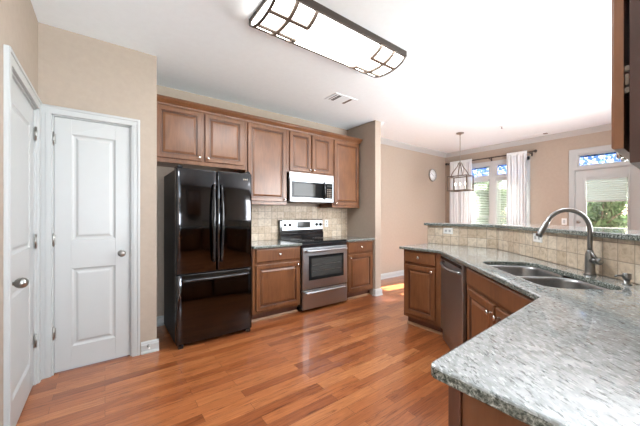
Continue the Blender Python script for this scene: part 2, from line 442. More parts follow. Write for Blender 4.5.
# left wall (faces +X); a along +Y
FL = Fr((XL, 0, 0), (0, 1, 0), (1, 0, 0))
struct('wall_left', wall_with_holes(FL, -2.6, YP, -T, 0, 0, CEIL, [(2.19, 2.985, 0, 2.052)]), 'wall', 'beige left wall with a white door')
struct('wall_back', MB().box(XPC-T, XF0, YB, YB+T, 0, CEIL), 'wall', 'beige wall behind the kitchen cabinets')
struct('wall_partition', MB().box(XF0, XF1, YF, YD+T, 0, CEIL), 'wall', 'beige end wall between kitchen and dining area', .006)
struct('wall_dining', MB().box(XF1, XW+T, YD, YD+T, 0, CEIL), 'wall', 'beige dining wall with the clock')
FW = Fr((XW, 0, 0), (0, 1, 0), (-1, 0, 0))      # window wall, a = Y, c toward room
HW = [(2.12, 2.665, .45, 2.04), (2.785, 3.33, .45, 2.04), (2.12, 2.665, 2.10, 2.335), (2.785, 3.33, 2.10, 2.335)]
HD = [(.585, 1.395, 0, 2.05), (.625, 1.345, 2.105, 2.315)]
struct('wall_right', wall_with_holes(FW, -.32, YD, -T, 0, 0, CEIL, HW+HD), 'wall', 'beige window wall of the dining area')
FF = Fr((0, -.2, 0), (1, 0, 0), (0, 1, 0))
struct('wall_front', wall_with_holes(FF, .685, XW, -T, 0, 0, CEIL, [(3.0, 4.8, .75, 2.35)]), 'wall')
struct('wall_hall', wall_with_holes(Fr((.685+2.3, 0, 0), (0, 1, 0), (-1, 0, 0)), -2.6, -.32, -T, 0, 0, CEIL, []), 'wall')
struct('wall_rear', wall_with_holes(Fr((0, -2.6, 0), (1, 0, 0), (0, 1, 0)), XL-T, 3.1, -T, 0, 0, CEIL, [(-.1, 2.5, .4, 2.2)]), 'wall')

def base_prof(h=.105, t=.014): return [(0, 0), (t+.012, 0), (t+.012, .012), (t, .022), (t, h-.03), (t-.004, h-.022), (t-.005, h-.012), (t-.012, h), (0, h)]
def crown_prof(d=.085): return [(0, CEIL), (d, CEIL), (d, CEIL-.012), (d-.02, CEIL-.03), (.035, CEIL-d+.03), (.014, CEIL-d+.012), (.010, CEIL-d), (0, CEIL-d)]
struct('baseboard_pantry', MB().extr(base_prof(), .262, XPC+.016, FP), 'white', 'white baseboard right of the pantry door')
struct('baseboard_back', MB().extr(base_prof(), XPC, 1.36, Fr((0, YB, 0), (1, 0, 0), (0, -1, 0))), 'white')
b = MB().extr(base_prof(), YF-.016, YD, Fr((XF1, 0, 0), (0, 1, 0), (1, 0, 0)))
b.extr(base_prof(), XF0-.016, XF1+.016, Fr((0, YF, 0), (1, 0, 0), (0, -1, 0)))
b.extr(base_prof(), YF-.016, 3.115, Fr((XF0, 0, 0), (0, 1, 0), (-1, 0, 0)))
struct('baseboard_partition', b, 'white', 'white baseboard wrapping the partition end')
struct('baseboard_dining', MB().extr(base_prof(), XF1, XW, Fr((0, YD, 0), (1, 0, 0), (0, -1, 0))), 'white', 'white baseboard along the dining wall')
struct('baseboard_right', MB().extr(base_prof(), 1.47, YD, FW), 'white')
struct('baseboard_left', MB().extr(base_prof(), -2.6, 2.11, FL), 'white')
struct('trim_1', MB().extr(crown_prof(), XF1, XW, Fr((0, YD, 0), (1, 0, 0), (0, -1, 0))), 'white', 'white crown moulding over the dining wall')
struct('trim_2', MB().extr(crown_prof(), -.2, YD, FW), 'white', 'white crown moulding over the window wall')
struct('trim_3', MB().extr(crown_prof(), YF, YD, Fr((XF1, 0, 0), (0, 1, 0), (1, 0, 0))), 'white')

# door casings: profile boards around an opening
def casing(mb, fr, a0, a1, b1, wd=.068, th=.018, b0=0, legs=True):
    def board(x0, x1, z0, z1): mb.box(x0, x1, 0, th, z0, z1, fr)
    if legs:
        mb.box(a0-wd, a0, 0, th, b0, b1, fr); mb.box(a1, a1+wd, 0, th, b0, b1, fr)
        mb.box(a0-wd, a0-wd+.018, th, th+.006, b0, b1+wd, fr); mb.box(a1+wd-.018, a1+wd, th, th+.006, b0, b1+wd, fr)
        mb.box(a0-wd*.55, a0-.012, th, th+.003, b0, b1, fr); mb.box(a1+.012, a1+wd*.55, th, th+.003, b0, b1, fr)
    mb.box(a0-wd, a1+wd, 0, th, b1, b1+wd, fr); mb.box(a0-wd+.018, a1+wd-.018, th, th+.006, b1+wd-.018, b1+wd, fr)
    return mb
def jamb(mb, fr, a0, a1, b1, dep=T, b0=0, th=.012):
    mb.box(a0, a0+th, -dep, .001, b0, b1, fr); mb.box(a1-th, a1, -dep, .001, b0, b1, fr); mb.box(a0, a1, -dep, .001, b1-th, b1, fr)
    mb.box(a0+th, a0+th+.012, -.10, -.052, b0, b1-th, fr); mb.box(a1-th-.012, a1-th, -.10, -.052, b0, b1-th, fr); mb.box(a0+th, a1-th, -.10, -.052, b1-th-.012, b1-th, fr)
    return mb
m = casing(MB(), FP, -.335, .192, 2.052, wd=.06); jamb(m, FP, -.335, .192, 2.052)
struct('trim_4', m, 'white', 'white casing around the pantry door', .002)
m = casing(MB(), FL, 2.19, 2.985, 2.052, wd=.07); jamb(m, FL, 2.19, 2.985, 2.052)
struct('trim_5', m, 'white', 'white casing around the left door', .002)

def panel_door(mb, fr, a0, a1, b0, b1, c0, c1, panels, sw):
    """two-panel moulded door leaf: frame boards plus recessed raised panels"""
    mb.box(a0, a1, c0, c1-.010, b0, b1, fr)
    zs = [b0]+[z for p in panels for z in p]+[b1]
    mb.box(a0, a0+sw, c1-.0101, c1, b0, b1, fr); mb.box(a1-sw, a1, c1-.0101, c1, b0, b1, fr)
    for i in range(0, len(zs), 2): mb.box(a0+sw, a1-sw, c1-.0101, c1, zs[i], zs[i+1], fr)
    for z0, z1 in panels:
        mb.loops(a0+sw, a1-sw, z0, z1, [(0, c1), (.005, c1-.004), (.014, c1-.0095), (.026, c1-.0095), (.040, c1-.003), (.046, c1-.002)], fr)
    return mb
def hinge(root, fr, a, z, c=0.004):
    h = MB().box(a-.018, a+.016, c-.002, c+.001, z-.040, z+.040, fr).lathe([(.0065, -.048), (.0065, .048)], fr.p(a, c+.006, z), (0, 0, 1), 10)
    h.lathe([(.003, -.056), (.005, -.05), (.005, -.048)], fr.p(a, c+.006, z), (0, 0, 1), 10).lathe([(.005, .048), (.005, .05), (.003, .056)], fr.p(a, c+.006, z), (0, 0, 1), 10)
    return link('hinge', h, 'nickel', root)
def round_knob(root, fr, a, z, c, egg=False, name='knob'):
    pr = [(.030, 0), (.030, .004), (.024, .009), (.011, .012), (.010, .030), (.016, .036), (.025, .046), (.027, .056), (.022, .067), (.010, .073), (0, .074)]
    if egg: pr = [(.030, 0), (.030, .004), (.022, .010), (.010, .014), (.010, .028), (.020, .034), (.028, .048), (.0295, .060), (.025, .074), (.013, .084), (0, .087)]
    return link(name, MB().lathe(pr, fr.p(a, c, z), fr.n, 24), 'nickel', root)
# pantry door
r = sroot('door_1', 'white two-panel pantry door beside the refrigerator', (-.07, YP, 0))
link('door_leaf', panel_door(MB(), FP, -.321, .178, .012, 2.038, -.047, -.012, [(.195, .825), (1.055, 1.915)], .105), 'white', r, .0015)
for z in (.329, 1.064, 1.861): hinge(r, FP, -.325, z, -.008)
round_knob(r, FP, .118, .925, -.012)
link('latch_plate', MB().box(.186, .193, -.02, .002, .89, .955, FP), 'nickel', r)
# left door
r = sroot('door_2', 'white two-panel door in the left wall', (XL, 2.58, 0))
link('door_leaf', panel_door(MB(), FL, 2.204, 2.971, .012, 2.038, -.047, -.012, [(.20, .82), (1.03, 1.90)], .12), 'white', r, .0015)
for z in (.329, 1.064, 1.861): hinge(r, FL, 2.968, z, -.006)
round_knob(r, FL, 2.240, .888, -.012, True)
# little sprung door stop on the baseboard
t = thing('door_stop', 'small white and metal door stop on the baseboard beside the pantry door', 'door stop', (.318, YP-.02, .065))
link('base', MB().lathe([(.014, 0), (.012, .006), (.007, .012)], (.318, YP-.016, .065), (0, -1, 0), 12), 'nickel', t)
link('spring', MB().tube([(.318+.004*math.cos(i*.9), YP-.026-i*.0011, .065+.004*math.sin(i*.9)) for i in range(40)], .0013, 5), 'nickel', t)
link('tip', MB().lathe([(.007, 0), (.008, .006), (.006, .012)], (.318, YP-.07, .065), (0, -1, 0), 12), 'plate', t)

# ------------------------------------------------------------------ patio door + transoms + windows
def sash(mb, fr, a0, a1, b0, b1, w_, c0, c1):
    mb.box(a0, a0+w_, c0, c1, b0, b1, fr); mb.box(a1-w_, a1, c0, c1, b0, b1, fr)
    mb.box(a0+w_, a1-w_, c0, c1, b0, b0+w_, fr); mb.box(a0+w_, a1-w_, c0, c1, b1-w_, b1, fr); return mb
m = MB(); jamb(m, FW, .585, 1.395, 2.05)
casing(m, FW, .585, 1.395, 2.345, wd=.065); m.box(.585, 1.395, 0, .018, 2.05, 2.105, FW); m.box(.585, .625, 0, .018, 2.105, 2.345, FW); m.box(1.345, 1.395, 0, .018, 2.105, 2.345, FW); m.box(.625, 1.345, 0, .018, 2.315, 2.345, FW)
struct('trim_6', m, 'white', 'white casing around the patio door and its transom', .002)
r = sroot('door_3', 'white half glazed patio door with a shade', (XW, .99, 0))
m = MB()
m.box(.60, .715, -.06, -.015, .015, 2.035, FW); m.box(1.265, 1.38, -.06, -.015, .015, 2.035, FW)
m.box(.715, 1.265, -.06, -.015, .015, 1.02, FW); m.box(.715, 1.265, -.06, -.015, 1.90, 2.035, FW)
m.loops(.715, 1.265, .2, .9, [(0, -.015), (.01, -.008), (.03, -.008), (.05, -.013)], FW)
link('door_leaf', m, 'white', r, .002)
link('glass_frame', sash(MB(), FW, .715, 1.265, 1.02, 1.90, .028, -.055, -.004), 'white', r, .003)
link('glass_pane', MB().box(.74, 1.24, -.04, -.036, 1.04, 1.88, FW), 'glass', r)
round_knob(r, FW, 1.335, 1.0, -.015)
link('deadbolt', MB().lathe([(.028, 0), (.028, .008), (.02, .014), (0, .015)], FW.p(1.335, -.015, 1.14), FW.n, 16), 'nickel', r)
def transom(n, a0, a1, b0, b1, label):
    r = sroot(n, label, (XW, (a0+a1)/2, b0))
    link('window_frame', sash(MB(), FW, a0, a1, b0, b1, .02, -.08, -.01), 'white', r, .002)
    link('patterned_pane', MB().add([FW.p(a0+.018, -.047, b0+.018), FW.p(a1-.018, -.047, b0+.018), FW.p(a1-.018, -.047, b1-.018), FW.p(a0+.018, -.047, b1-.018)], [(0, 1, 2, 3)]), 'film', r)
    link('glass_pane', MB().box(a0+.018, a1-.018, -.056, -.050, b0+.018, b1-.018, FW), 'glass', r)
transom('window_1', .625, 1.345, 2.105, 2.315, 'transom with blue and white pattern above the patio door')
transom('window_2', 2.785, 3.33, 2.10, 2.335, 'left transom with blue and white pattern above the curtained window')
transom('window_3', 2.12, 2.665, 2.10, 2.335, 'right transom with blue and white pattern above the curtained window')
for n, a0, a1 in (('window_4', 2.785, 3.33), ('window_5', 2.12, 2.665)):
    r = sroot(n, 'double hung window, '+('left' if a0 > 2.7 else 'right')+' of the curtained pair', (XW, (a0+a1)/2, .45))
    link('upper_sash', sash(MB(), FW, a0+.012, a1-.012, 1.21, 2.03, .036, -.10, -.07), 'white', r, .002)
    link('lower_sash', sash(MB(), FW, a0+.012, a1-.012, .46, 1.25, .04, -.065, -.035), 'white', r, .002)
    link('upper_pane', MB().box(a0+.04, a1-.04, -.087, -.083, 1.23, 2.0, FW), 'glass', r)
    link('lower_pane', MB().box(a0+.045, a1-.045, -.052, -.048, .49, 1.22, FW), 'glass', r)
m = MB(); m.box(2.05, 2.12, 0, .018, .38, 2.41, FW); m.box(3.33, 3.40, 0, .018, .38, 2.41, FW); m.box(2.665, 2.785, 0, .016, .45, 2.335, FW)
m.box(2.05, 3.40, .0005, .018, 2.335, 2.41, FW); m.box(2.12, 3.33, .0005, .017, 2.04, 2.10, FW); m.box(2.01, 3.44, 0, .05, .42, .45, FW); m.box(2.05, 3.40, 0, .016, .34, .42, FW)
for a0, a1 in ((2.12, 2.665), (2.785, 3.33)):
    m.box(a0, a0+.012, -T, 0, .45, 2.04, FW); m.box(a1-.012, a1, -T, 0, .45, 2.04, FW); m.box(a0, a1, -T, 0, 2.03, 2.04, FW); m.box(a0, a1, -T, 0, .45, .46, FW)
struct('trim_7', m, 'white', 'white casing around the pair of windows', .002)
# blinds
for a0, a1, side in ((2.785, 3.33, 'left'), (2.12, 2.665, 'right')):
    t = thing('window_blind', 'white slatted blind hanging in the %s window between the curtains' % side, 'blind', (XW+.02, (a0+a1)/2, 2.0), 'slatted blinds')
    link('head_rail', MB().box(a0+.016, a1-.016, -.03, .004, 1.985, 2.028, FW), 'white', t, .002)
    s_ = MB(); z = 1.965
    zb = .9
    while z > zb:
        tilt = .014 if z > 1.8 else .020
        s_.add([FW.p(a0+.018, -.028, z+tilt*.5), FW.p(a1-.018, -.028, z+tilt*.5), FW.p(a1-.018, .002, z-tilt*.5), FW.p(a0+.018, .002, z-tilt*.5),
                FW.p(a0+.018, -.028, z+tilt*.5+.002), FW.p(a1-.018, -.028, z+tilt*.5+.002), FW.p(a1-.018, .002, z-tilt*.5+.002), FW.p(a0+.018, .002, z-tilt*.5+.002)],
               [(0, 3, 2, 1), (4, 5, 6, 7), (0, 1, 5, 4), (1, 2, 6, 5), (2, 3, 7, 6), (3, 0, 4, 7)]); z -= .036
    link('slats', s_, 'slat', t)
    link('bottom_rail', MB().box(a0+.018, a1-.018, -.028, .0, zb-.02, zb-.003, FW), 'white', t, .002)
    link('cord', MB().tube([FW.p(a1-.06, .004, 1.98), FW.p(a1-.06, .006, 1.3)], .0015, 6), 'white', t)
# cellular shade in the patio door
t = thing('cellular_shade', 'pale green cellular shade half lowered over the patio door glass', 'shade', (XW-.0, .99, 1.9))
link('head_rail', MB().box(.745, 1.235, -.001, .022, 1.858, 1.888, FW), 'white', t, .002)
s_ = MB(); n = 20; pr = []
for i in range(n+1): pr.append((.016 if i % 2 else .008, 1.86-i*(1.86-1.50)/n))
for i in range(n, -1, -1): pr.append((.000 if i % 2 else .005, 1.86-i*(1.86-1.50)/n))
s_.extr(pr, .75, 1.23, FW); link('pleated_fabric', s_, 'shade', t)
link('bottom_rail', MB().box(.748, 1.232, -.001, .018, 1.482, 1.502, FW), 'white', t, .002)
# curtain rod and sheer panels
XR = XW-.10; ZR = 2.475
t = thing('curtain_rod', 'dark bronze curtain rod above the curtained window pair', 'curtain rod', (XR, 2.85, ZR))
link('rod', MB().tube([(XR, 1.97, ZR), (XR, 3.68, ZR)], .0125, 12), 'bronze', t)
for y, s in ((1.97, -1), (3.68, 1)):
    link('finial', MB().lathe([(.014, 0), (.018, .006), (.012, .012), (.024, .022), (.030, .038), (.024, .052), (.008, .060), (0, .062)], (XR, y, ZR), (0, s, 0), 16), 'bronze', t)
for y in (2.02, 2.75, 3.66):
    link('bracket', MB().box(XR-.008, XW-.001, y-.008, y+.008, ZR-.03, ZR-.014).box(XW-.008, XW-.0005, y-.014, y+.014, ZR-.075, ZR+.01).box(XR-.014, XR+.014, y-.008, y+.008, ZR-.03, ZR-.0125), 'bronze', t, .002)
def curtain(y0, y1, n, label):
    m = MB(); k = 90; rows = [ZR+.035, ZR+.014, ZR, ZR-.02, ZR-.06, 1.9, 1.2, .6, .03]
    vs = []
    for ri, z in enumerate(rows):
        for i in range(k+1):
            s = i/k; ph = s*n*2*PI
            amp = (.006 if ri < 4 else .03) * (1+.3*math.sin(s*17))
            off = .0 if ri < 4 else .01*math.sin(s*9+z*2)
            base = -.019 if ri in (1, 2, 3) else -.012
            vs.append(Vector((XR+base+(-amp*math.cos(ph) if ri > 3 else -abs(amp*math.cos(ph)))+off, y0+(y1-y0)*s+.008*math.sin(ph*.5+z), z)))
    fs = [(r_*(k+1)+i, r_*(k+1)+i+1, (r_+1)*(k+1)+i+1, (r_+1)*(k+1)+i) for r_ in range(len(rows)-1) for i in range(k)]
    m.add(vs, fs, 0, True)
    o = link('sheer_curtain', m, 'sheer', None, recalc=False)
    so = o.modifiers.new('th', 'SOLIDIFY'); so.thickness = .0015
    tag(o, label, 'curtain', 'white sheer curtains')
curtain(3.10, 3.62, 9, 'white sheer curtain on the left end of the curtain rod, behind the pendant lantern')
curtain(2.06, 2.42, 7, 'white sheer curtain on the right end of the curtain rod, toward the patio door')

# frames of the two unseen windows added to go with the fill lights
for nm, fr_, a0, a1, b0, b1 in (('added_front_window', FF, 3.0, 4.8, .75, 2.35), ('added_rear_window', Fr((0, -2.6, 0), (1, 0, 0), (0, 1, 0)), -.1, 2.5, .4, 2.2)):
    m = sash(MB(), fr_, a0, a1, b0, b1, .05, -.10, -.06); m.box((a0+a1)/2-.03, (a0+a1)/2+.03, -.10, -.06, b0+.05, b1-.05, fr_)
    sash(m, fr_, a0-.07, a1+.07, b0-.07, b1+.07, .069, 0.0005, .018)
    struct(nm, m, 'white', 'white framed wide window added for a fill light')

# ------------------------------------------------------------------ cabinets
DTH = .02
def cab_door(fr, a0, a1, b0, b1, parent, name='door', c0=0.001, knob=None, sw=.056, flat=False):
    m = MB(); f = c0+DTH
    if flat:
        m.loops(a0, a1, b0, b1, [(0, c0), (0, f-.005), (.005, f-.0015), (.010, f)], fr, back=1)
    else:
        m.loops(a0, a1, b0, b1, [(0, c0), (0, f-.005), (.003, f-.001), (.006, f), (sw-.012, f), (sw-.008, f-.004), (sw-.003, f-.004), (sw, f-.010), (sw+.008, f-.010), (sw+.026, f-.003), (sw+.030, f-.002)], fr, {4: 1, 6: 1, 7: 1}, back=1)
    o = link(name, m, ['wood', 'groove_dark'], parent)
    if knob:
        a, z = knob
        link('knob', MB().lathe([(.008, 0), (.006, .004), (.005, .012), (.010, .017), (.0145, .022), (.0145, .026), (.010, .030), (0, .0315)], fr.p(a, f, z), fr.n, 16), 'chrome', o)
    return o
def upper_cab(label, fr, a0, a1, b0, b1, depth, doors, group='wall cabinets on the back wall', knobs=()):
    t = thing('wall_cabinet', label, 'cabinet', fr.p((a0+a1)/2, -depth/2, b0), group)
    m = MB().box(a0, a1, -depth, 0, b0, b1, fr)
    link('body', m, 'wood', t, .0015)
    # face frame rail along the bottom
    link('bottom_rail', MB().box(a0, a1, 0, .006, b0, b0+.022, fr), 'wood', t, .002)
    for i, (d0, d1, e0, e1) in enumerate(doors):
        cab_door(fr, d0, d1, e0, e1, t, knob=knobs[i] if i < len(knobs) else None)
    return t
YU = 3.40
FU = Fr((0, YU, 0), (1, 0, 0), (0, -1, 0))
G = 'wall cabinets on the back wall'
dep = YB-YU-.002
upper_cab('two-door brown wall cabinet above the black refrigerator', FU, XPC+.002, 1.388, 1.815, 2.44, dep,
          [(.42, .872, 1.862, 2.405), (.905, 1.358, 1.862, 2.405)], G, [(.842, 1.90), (.935, 1.90)])
upper_cab('tall single-door brown wall cabinet between refrigerator and microwave', FU, 1.39, 1.975, 1.395, 2.44, dep,
          [(1.415, 1.955, 1.437, 2.405)], G, [(1.93, 1.465)])
upper_cab('short two-door brown wall cabinet directly above the microwave', FU, 1.977, 2.768, 1.846, 2.44, dep,
          [(2.015, 2.365, 1.868, 2.405), (2.385, 2.735, 1.868, 2.405)], G, [(2.34, 1.90), (2.41, 1.90)])
upper_cab('rightmost brown wall cabinet at the end of the back row', FU, 2.77, 3.335, 1.375, 2.44, dep,
          [(2.80, 3.315, 1.412, 2.405)], G, [(2.825, 1.44)])
# crown along the tops
pr = [(0, 2.42), (.008, 2.42), (.010, 2.435), (.020, 2.442), (.030, 2.455), (.045, 2.468), (.050, 2.478), (.058, 2.480), (.058, 2.492), (0, 2.492)]
pr = [(c+.0005, b+.0205) for c, b in pr]; pr = [(c, b-.020) for c, b in pr]
m = MB().extr(pr, XPC+.002, 3.36, FU)
tag(link('cabinet_crown', m, ['wood']), 'brown crown moulding running along the tops of the back wall cabinets', 'moulding')

def base_cab(label, fr, a0, a1, depth, fronts, drawers, name='base_cabinet', group=None, top=.869, shoe=True, toe=.075, hollow=False):
    t = thing(name, label, 'cabinet', fr.p((a0+a1)/2, -depth/2, 0), group)
    bm_ = MB()
    if hollow:
        bm_.box(a0, a1, -.018, 0, .105, top, fr); bm_.box(a0, a0+.006, -depth, -.018, .105, top, fr); bm_.box(a1-.018, a1, -depth, -.018, .105, top, fr)
        bm_.box(a0+.018, a1-.018, -depth, -depth+.01, .105, top, fr); bm_.box(a0+.018, a1-.018, -depth+.01, -.018, .105, .125, fr)
    else: bm_.box(a0, a1, -depth, 0, .105, top, fr)
    link('body', bm_, 'wood', t, .0015)
    link('toe_kick', MB().box(a0+.002, a1-.002, -depth+.01, -toe, 0, .105, fr), 'wood_dark', t)
    if shoe: link('shoe_moulding', MB().extr([(-toe, 0), (-toe+.018, 0), (-toe+.017, .012), (-toe+.010, .022), (-toe, .026)], a0+.002, a1-.002, fr), 'shoe', t)
    for d0, d1, e0, e1, k in fronts: cab_door(fr, d0, d1, e0, e1, t, knob=k)
    for d0, d1, e0, e1, k in drawers: cab_door(fr, d0, d1, e0, e1, t, name='drawer', knob=k, flat=True)
    return t
FB = Fr((0, 3.125, 0), (1, 0, 0), (0, -1, 0))
G2 = 'base cabinets beside the range'
base_cab('brown base cabinet between the refrigerator and the range', FB, 1.36, 2.016, YB-3.125-.002,
         [(1.40, 1.992, .135, .672, (1.962, .635))], [(1.40, 1.992, .705, .855, (1.70, .78))], group=G2)
base_cab('brown base cabinet right of the range at the partition wall', FB, 2.802, XF0-.002, YB-3.125-.002,
         [(2.835, 3.335, .135, .672, (2.865, .635))], [(2.835, 3.335, .705, .855, (3.085, .78))], group=G2)

# ------------------------------------------------------------------ slabs
def offset(poly, d):
    n = len(poly); out = []
    for i in range(n):
        p, q, r_ = Vector(poly[i-1]), Vector(poly[i]), Vector(poly[(i+1) % n])
        e1 = (q-p).normalized(); e2 = (r_-q).normalized()
        n1 = Vector((-e1.y, e1.x)); n2 = Vector((-e2.y, e2.x)); b_ = n1+n2
        k = b_.dot(n1)
        out.append(q+b_*(d/k) if abs(k) > 1e-6 else q+n1*d)
    return out
def area(p): return sum(p[i-1][0]*p[i][1]-p[i][0]*p[i-1][1] for i in range(len(p)))/2
def slab(outer, holes, z0, z1, edge=0.006):
    """inset upwards: eased edges"""
    outer = [Vector(p) for p in outer]
    if area(outer) < 0: outer = outer[::-1]
    m = MB()
    lo = [(0.002, z0), (0, z0+.003), (0, z1-edge), (edge*.3, z1-edge*.3), (edge, z1)]
    rings = []
    for loopi, L in enumerate([outer]+[[Vector(p) for p in h] for h in holes]):
        if loopi and area(L) > 0: L = L[::-1]
        rg = []
        for d, z in lo:
            dd = d if loopi == 0 else min(d, .003)
            P_ = offset(L, dd); k = len(m.v); m.v += [Vector((p.x, p.y, z)) for p in P_]; rg.append(k)
        n = len(L)
        for i in range(len(lo)-1):
            for j in range(n):
                m.f.append([rg[i]+j, rg[i]+(j+1) % n, rg[i+1]+(j+1) % n, rg[i+1]+j]); m.m.append(1 if (i < 2 or loopi) else 0); m.sm.append(False)
        rings.append((rg, n))
    for level, mi in ((0, 0), (-1, 0)):
        idx = []; polys = []
        for rg, n in rings:
            ids = [rg[level]+j for j in range(n)]; idx += ids; polys.append([m.v[i] for i in ids])
        for tri in tessellate_polygon(polys):
            m.f.append([idx[i] for i in tri]); m.m.append(mi); m.sm.append(False)
    return m
def roundcorner(p, q, r_, rad, n=6):
    p, q, r_ = Vector(p), Vector(q), Vector(r_)
    a = q+(p-q).normalized()*rad; b_ = q+(r_-q).normalized()*rad
    return [((1-t)**2*a+2*t*(1-t)*q+t*t*b_) for t in [i/n for i in range(n+1)]]
# back counters
m = slab([(1.362, 3.085), (2.017, 3.085), (2.017, YB-.001), (1.362, YB-.001)], [], .870, CT)
tag(link('countertop', m, ['granite', 'granite_edge']), 'speckled granite countertop between the refrigerator and the range', 'countertop', 'granite counters beside the range')
m = slab([(2.802, 3.085), (XF0-.001, 3.085), (XF0-.001, YB-.001), (2.802, YB-.001)], [], .870, CT)
tag(link('countertop', m, ['granite', 'granite_edge']), 'speckled granite countertop right of the range', 'countertop', 'granite counters beside the range')
# back splash tiles
m = MB().box(1.362, XF0-.001, YB-.009, YB-.0005, CT+.001, 1.394)
tag(link('tile_backsplash', m, 'tile_back'), 'beige square travertine tile backsplash behind the range', 'backsplash')

# ------------------------------------------------------------------ refrigerator
X0, X1 = .53, 1.277; YFr = 2.94
FRf = Fr((0, YFr, 0), (1, 0, 0), (0, -1, 0))
t = thing('refrigerator', 'glossy black french door refrigerator with bottom freezer drawer', 'refrigerator', ((X0+X1)/2, 3.3, 0))
link('body', MB().box(X0+.004, X1-.004, -.72, -.075, .03, 1.695, FRf), 'fridge_side', t, .004)
def bulged(a0, a1, z0, z1, bul=.014, n=14, th=.068):
    pts = [(a0, -th), (a0, -.016), (a0+.003, -.008)]
    for i in range(n+1):
        s = i/n; pts.append((a0+.010+(a1-a0-.02)*s, -.004+bul*math.sin(PI*s)*.6))
    pts += [(a1-.003, -.008), (a1, -.016), (a1, -th)]
    return MB().prism(pts, z0, z1, FRf, 0, True)
XM = .905
for a0, a1, s in ((X0, XM-.003, 'l'), (XM+.003, X1, 'r')):
    d = link('door', bulged(a0, a1, .702, 1.702), 'fridge_black', t, .004)
    xh = XM-.036 if s == 'l' else XM+.036
    path = []
    for i in range(17):
        q = i/16; path.append(FRf.p(xh+(.006 if s == 'r' else -.006)*math.sin(PI*q), .030+.022*math.sin(PI*q), .80+.76*q))
    h = MB().tube(path, [.010+.004*math.sin(PI*i/16) for i in range(17)], 12)
    for q, i in ((.80, 0), (1.56, 16)): h.tube([FRf.p(xh, -.002, q), path[i]+Vector((0, 0, 0))], .011, 12)
    link('handle', h, 'black', d)
d = link('freezer_drawer', bulged(X0, X1, .040, .690, .016, 18), 'fridge_black', t, .004)
path = [FRf.p(X0+.05+(X1-X0-.10)*i/20, .028+.024*math.sin(PI*i/20), .640) for i in range(21)]
h = MB().tube(path, .0115, 12); h.tube([FRf.p(X0+.05, 0, .640), path[0]], .012, 12); h.tube([FRf.p(X1-.05, 0, .640), path[-1]], .012, 12)
link('handle', h, 'black', d)
link('kick_grille', MB().box(X0+.02, X1-.02, -.30, -.075, .010, .03, FRf), 'rubber', t, .002)
for a in (X0+.03, X1-.05):
    link('foot', MB().box(a-.012, a+.034, -.06, -.006, 0, .036, FRf), 'black', t, .004)
for a in (X0+.035, X1-.035):
    link('hinge_cover', MB().box(a-.025, a+.025, -.17, -.02, 1.702, 1.724, FRf).lathe([(.014, 0), (.014, .03), (.010, .034)], FRf.p(a, -.035, 1.7), (0, 0, 1), 14), 'black', t, .004)
# emblem: small silver mark at the top right of the right door
e = MB()
for i, (dx, wd) in enumerate(((0, .016), (.020, .012), (.036, .014))): e.box(1.175+dx, 1.175+dx+wd, .0035, .006, 1.628, 1.646, FRf)
link('emblem', e, 'chrome', t, .002)

# ------------------------------------------------------------------ range
RX0, RX1 = 2.022, 2.788; FRn = Fr((0, 3.115, 0), (1, 0, 0), (0, -1, 0))
t = thing('range', 'stainless steel electric range with black glass cooktop', 'stove', ((RX0+RX1)/2, 3.4, 0))
link('body', MB().box(RX0, RX1, -.60, 0, .03, .885, FRn), 'black', t, .002)
link('cooktop', MB().box(RX0-.002, RX1+.002, -.575, .022, .886, .912, FRn), 'glass_black', t, .005)
for a, c, r_ in ((2.21, -.14, .095), (2.62, -.14, .075), (2.21, -.42, .075), (2.62, -.42, .095)):
    m = MB()
    for rr in (r_, r_*.62): 
        k = 36; vs = []; fs = []
        for i in range(k):
            an = 2*PI*i/k
            for q, zz in ((rr-.002, .9122), (rr+.002, .9122), (rr+.002, .9128), (rr-.002, .9128)): vs.append(FRn.p(a+q*math.cos(an), c+q*math.sin(an), zz))
        for i in range(k):
            for j in range(4): fs.append((4*i+j, 4*((i+1) % k)+j, 4*((i+1) % k)+(j+1) % 4, 4*i+(j+1) % 4))
        m.add(vs, fs)
    link('burner_ring', m, 'nickel', t)
link('front_trim', MB().box(RX0, RX1, 0, .018, .836, .884, FRn), 'black', t, .004)
od = link('oven_door', MB().box(RX0+.004, RX1-.004, .001, .036, .292, .832, FRn), 'steel', t, .006)
link('window_surround', MB().box(2.118, 2.716, .0365, .039, .408, .728, FRn), 'glass_black', od, .004)
link('oven_window', MB().box(2.158, 2.676, .0395, .0405, .448, .690, FRn), 'oven_glass', od, .001)
m = MB()
for z in (.52, .60): m.box(2.175, 2.66, .0406, .0412, z, z+.003, FRn)
link('oven_rack', m, 'nickel', od)
def bar_handle(z, c=.036, out=.045):
    pth = [FRn.p(RX0+.05+(RX1-RX0-.10)*i/12, c+out+.006*math.sin(PI*i/12), z) for i in range(13)]
    h = MB().tube(pth, .0125, 12)
    for i in (0, 12): h.tube([FRn.p(RX0+.05 if i == 0 else RX1-.05, c, z), pth[i]], .012, 10)
    return h
link('handle', bar_handle(.795), 'steel', od)
dw = link('storage_drawer', MB().box(RX0+.004, RX1-.004, .001, .034, .035, .280, FRn), 'steel', t, .006)
h = MB().extr([(.034, .228), (.055, .232), (.060, .244), (.052, .256), (.034, .258)], RX0+.05, RX1-.05, FRn)
link('handle', h, 'steel', dw, .003)
link('backguard', MB().extr([(-.602, .88), (-.535, .88), (-.535, .99), (-.548, 1.005), (-.555, 1.175), (-.565, 1.19), (-.602, 1.19)], RX0-.004, RX1+.004, FRn), 'black', t, .003)
cp = link('control_panel', MB().extr([(-.5545, 1.04), (-.545, 1.035), (-.552, 1.178), (-.5615, 1.18)], RX0+.03, RX1-.002, FRn), 'steel', t, .002)
link('display', MB().extr([(-.550, 1.068), (-.5442, 1.068), (-.5482, 1.158), (-.554, 1.158)], 2.31, 2.545, FRn), 'oven_glass', cp)
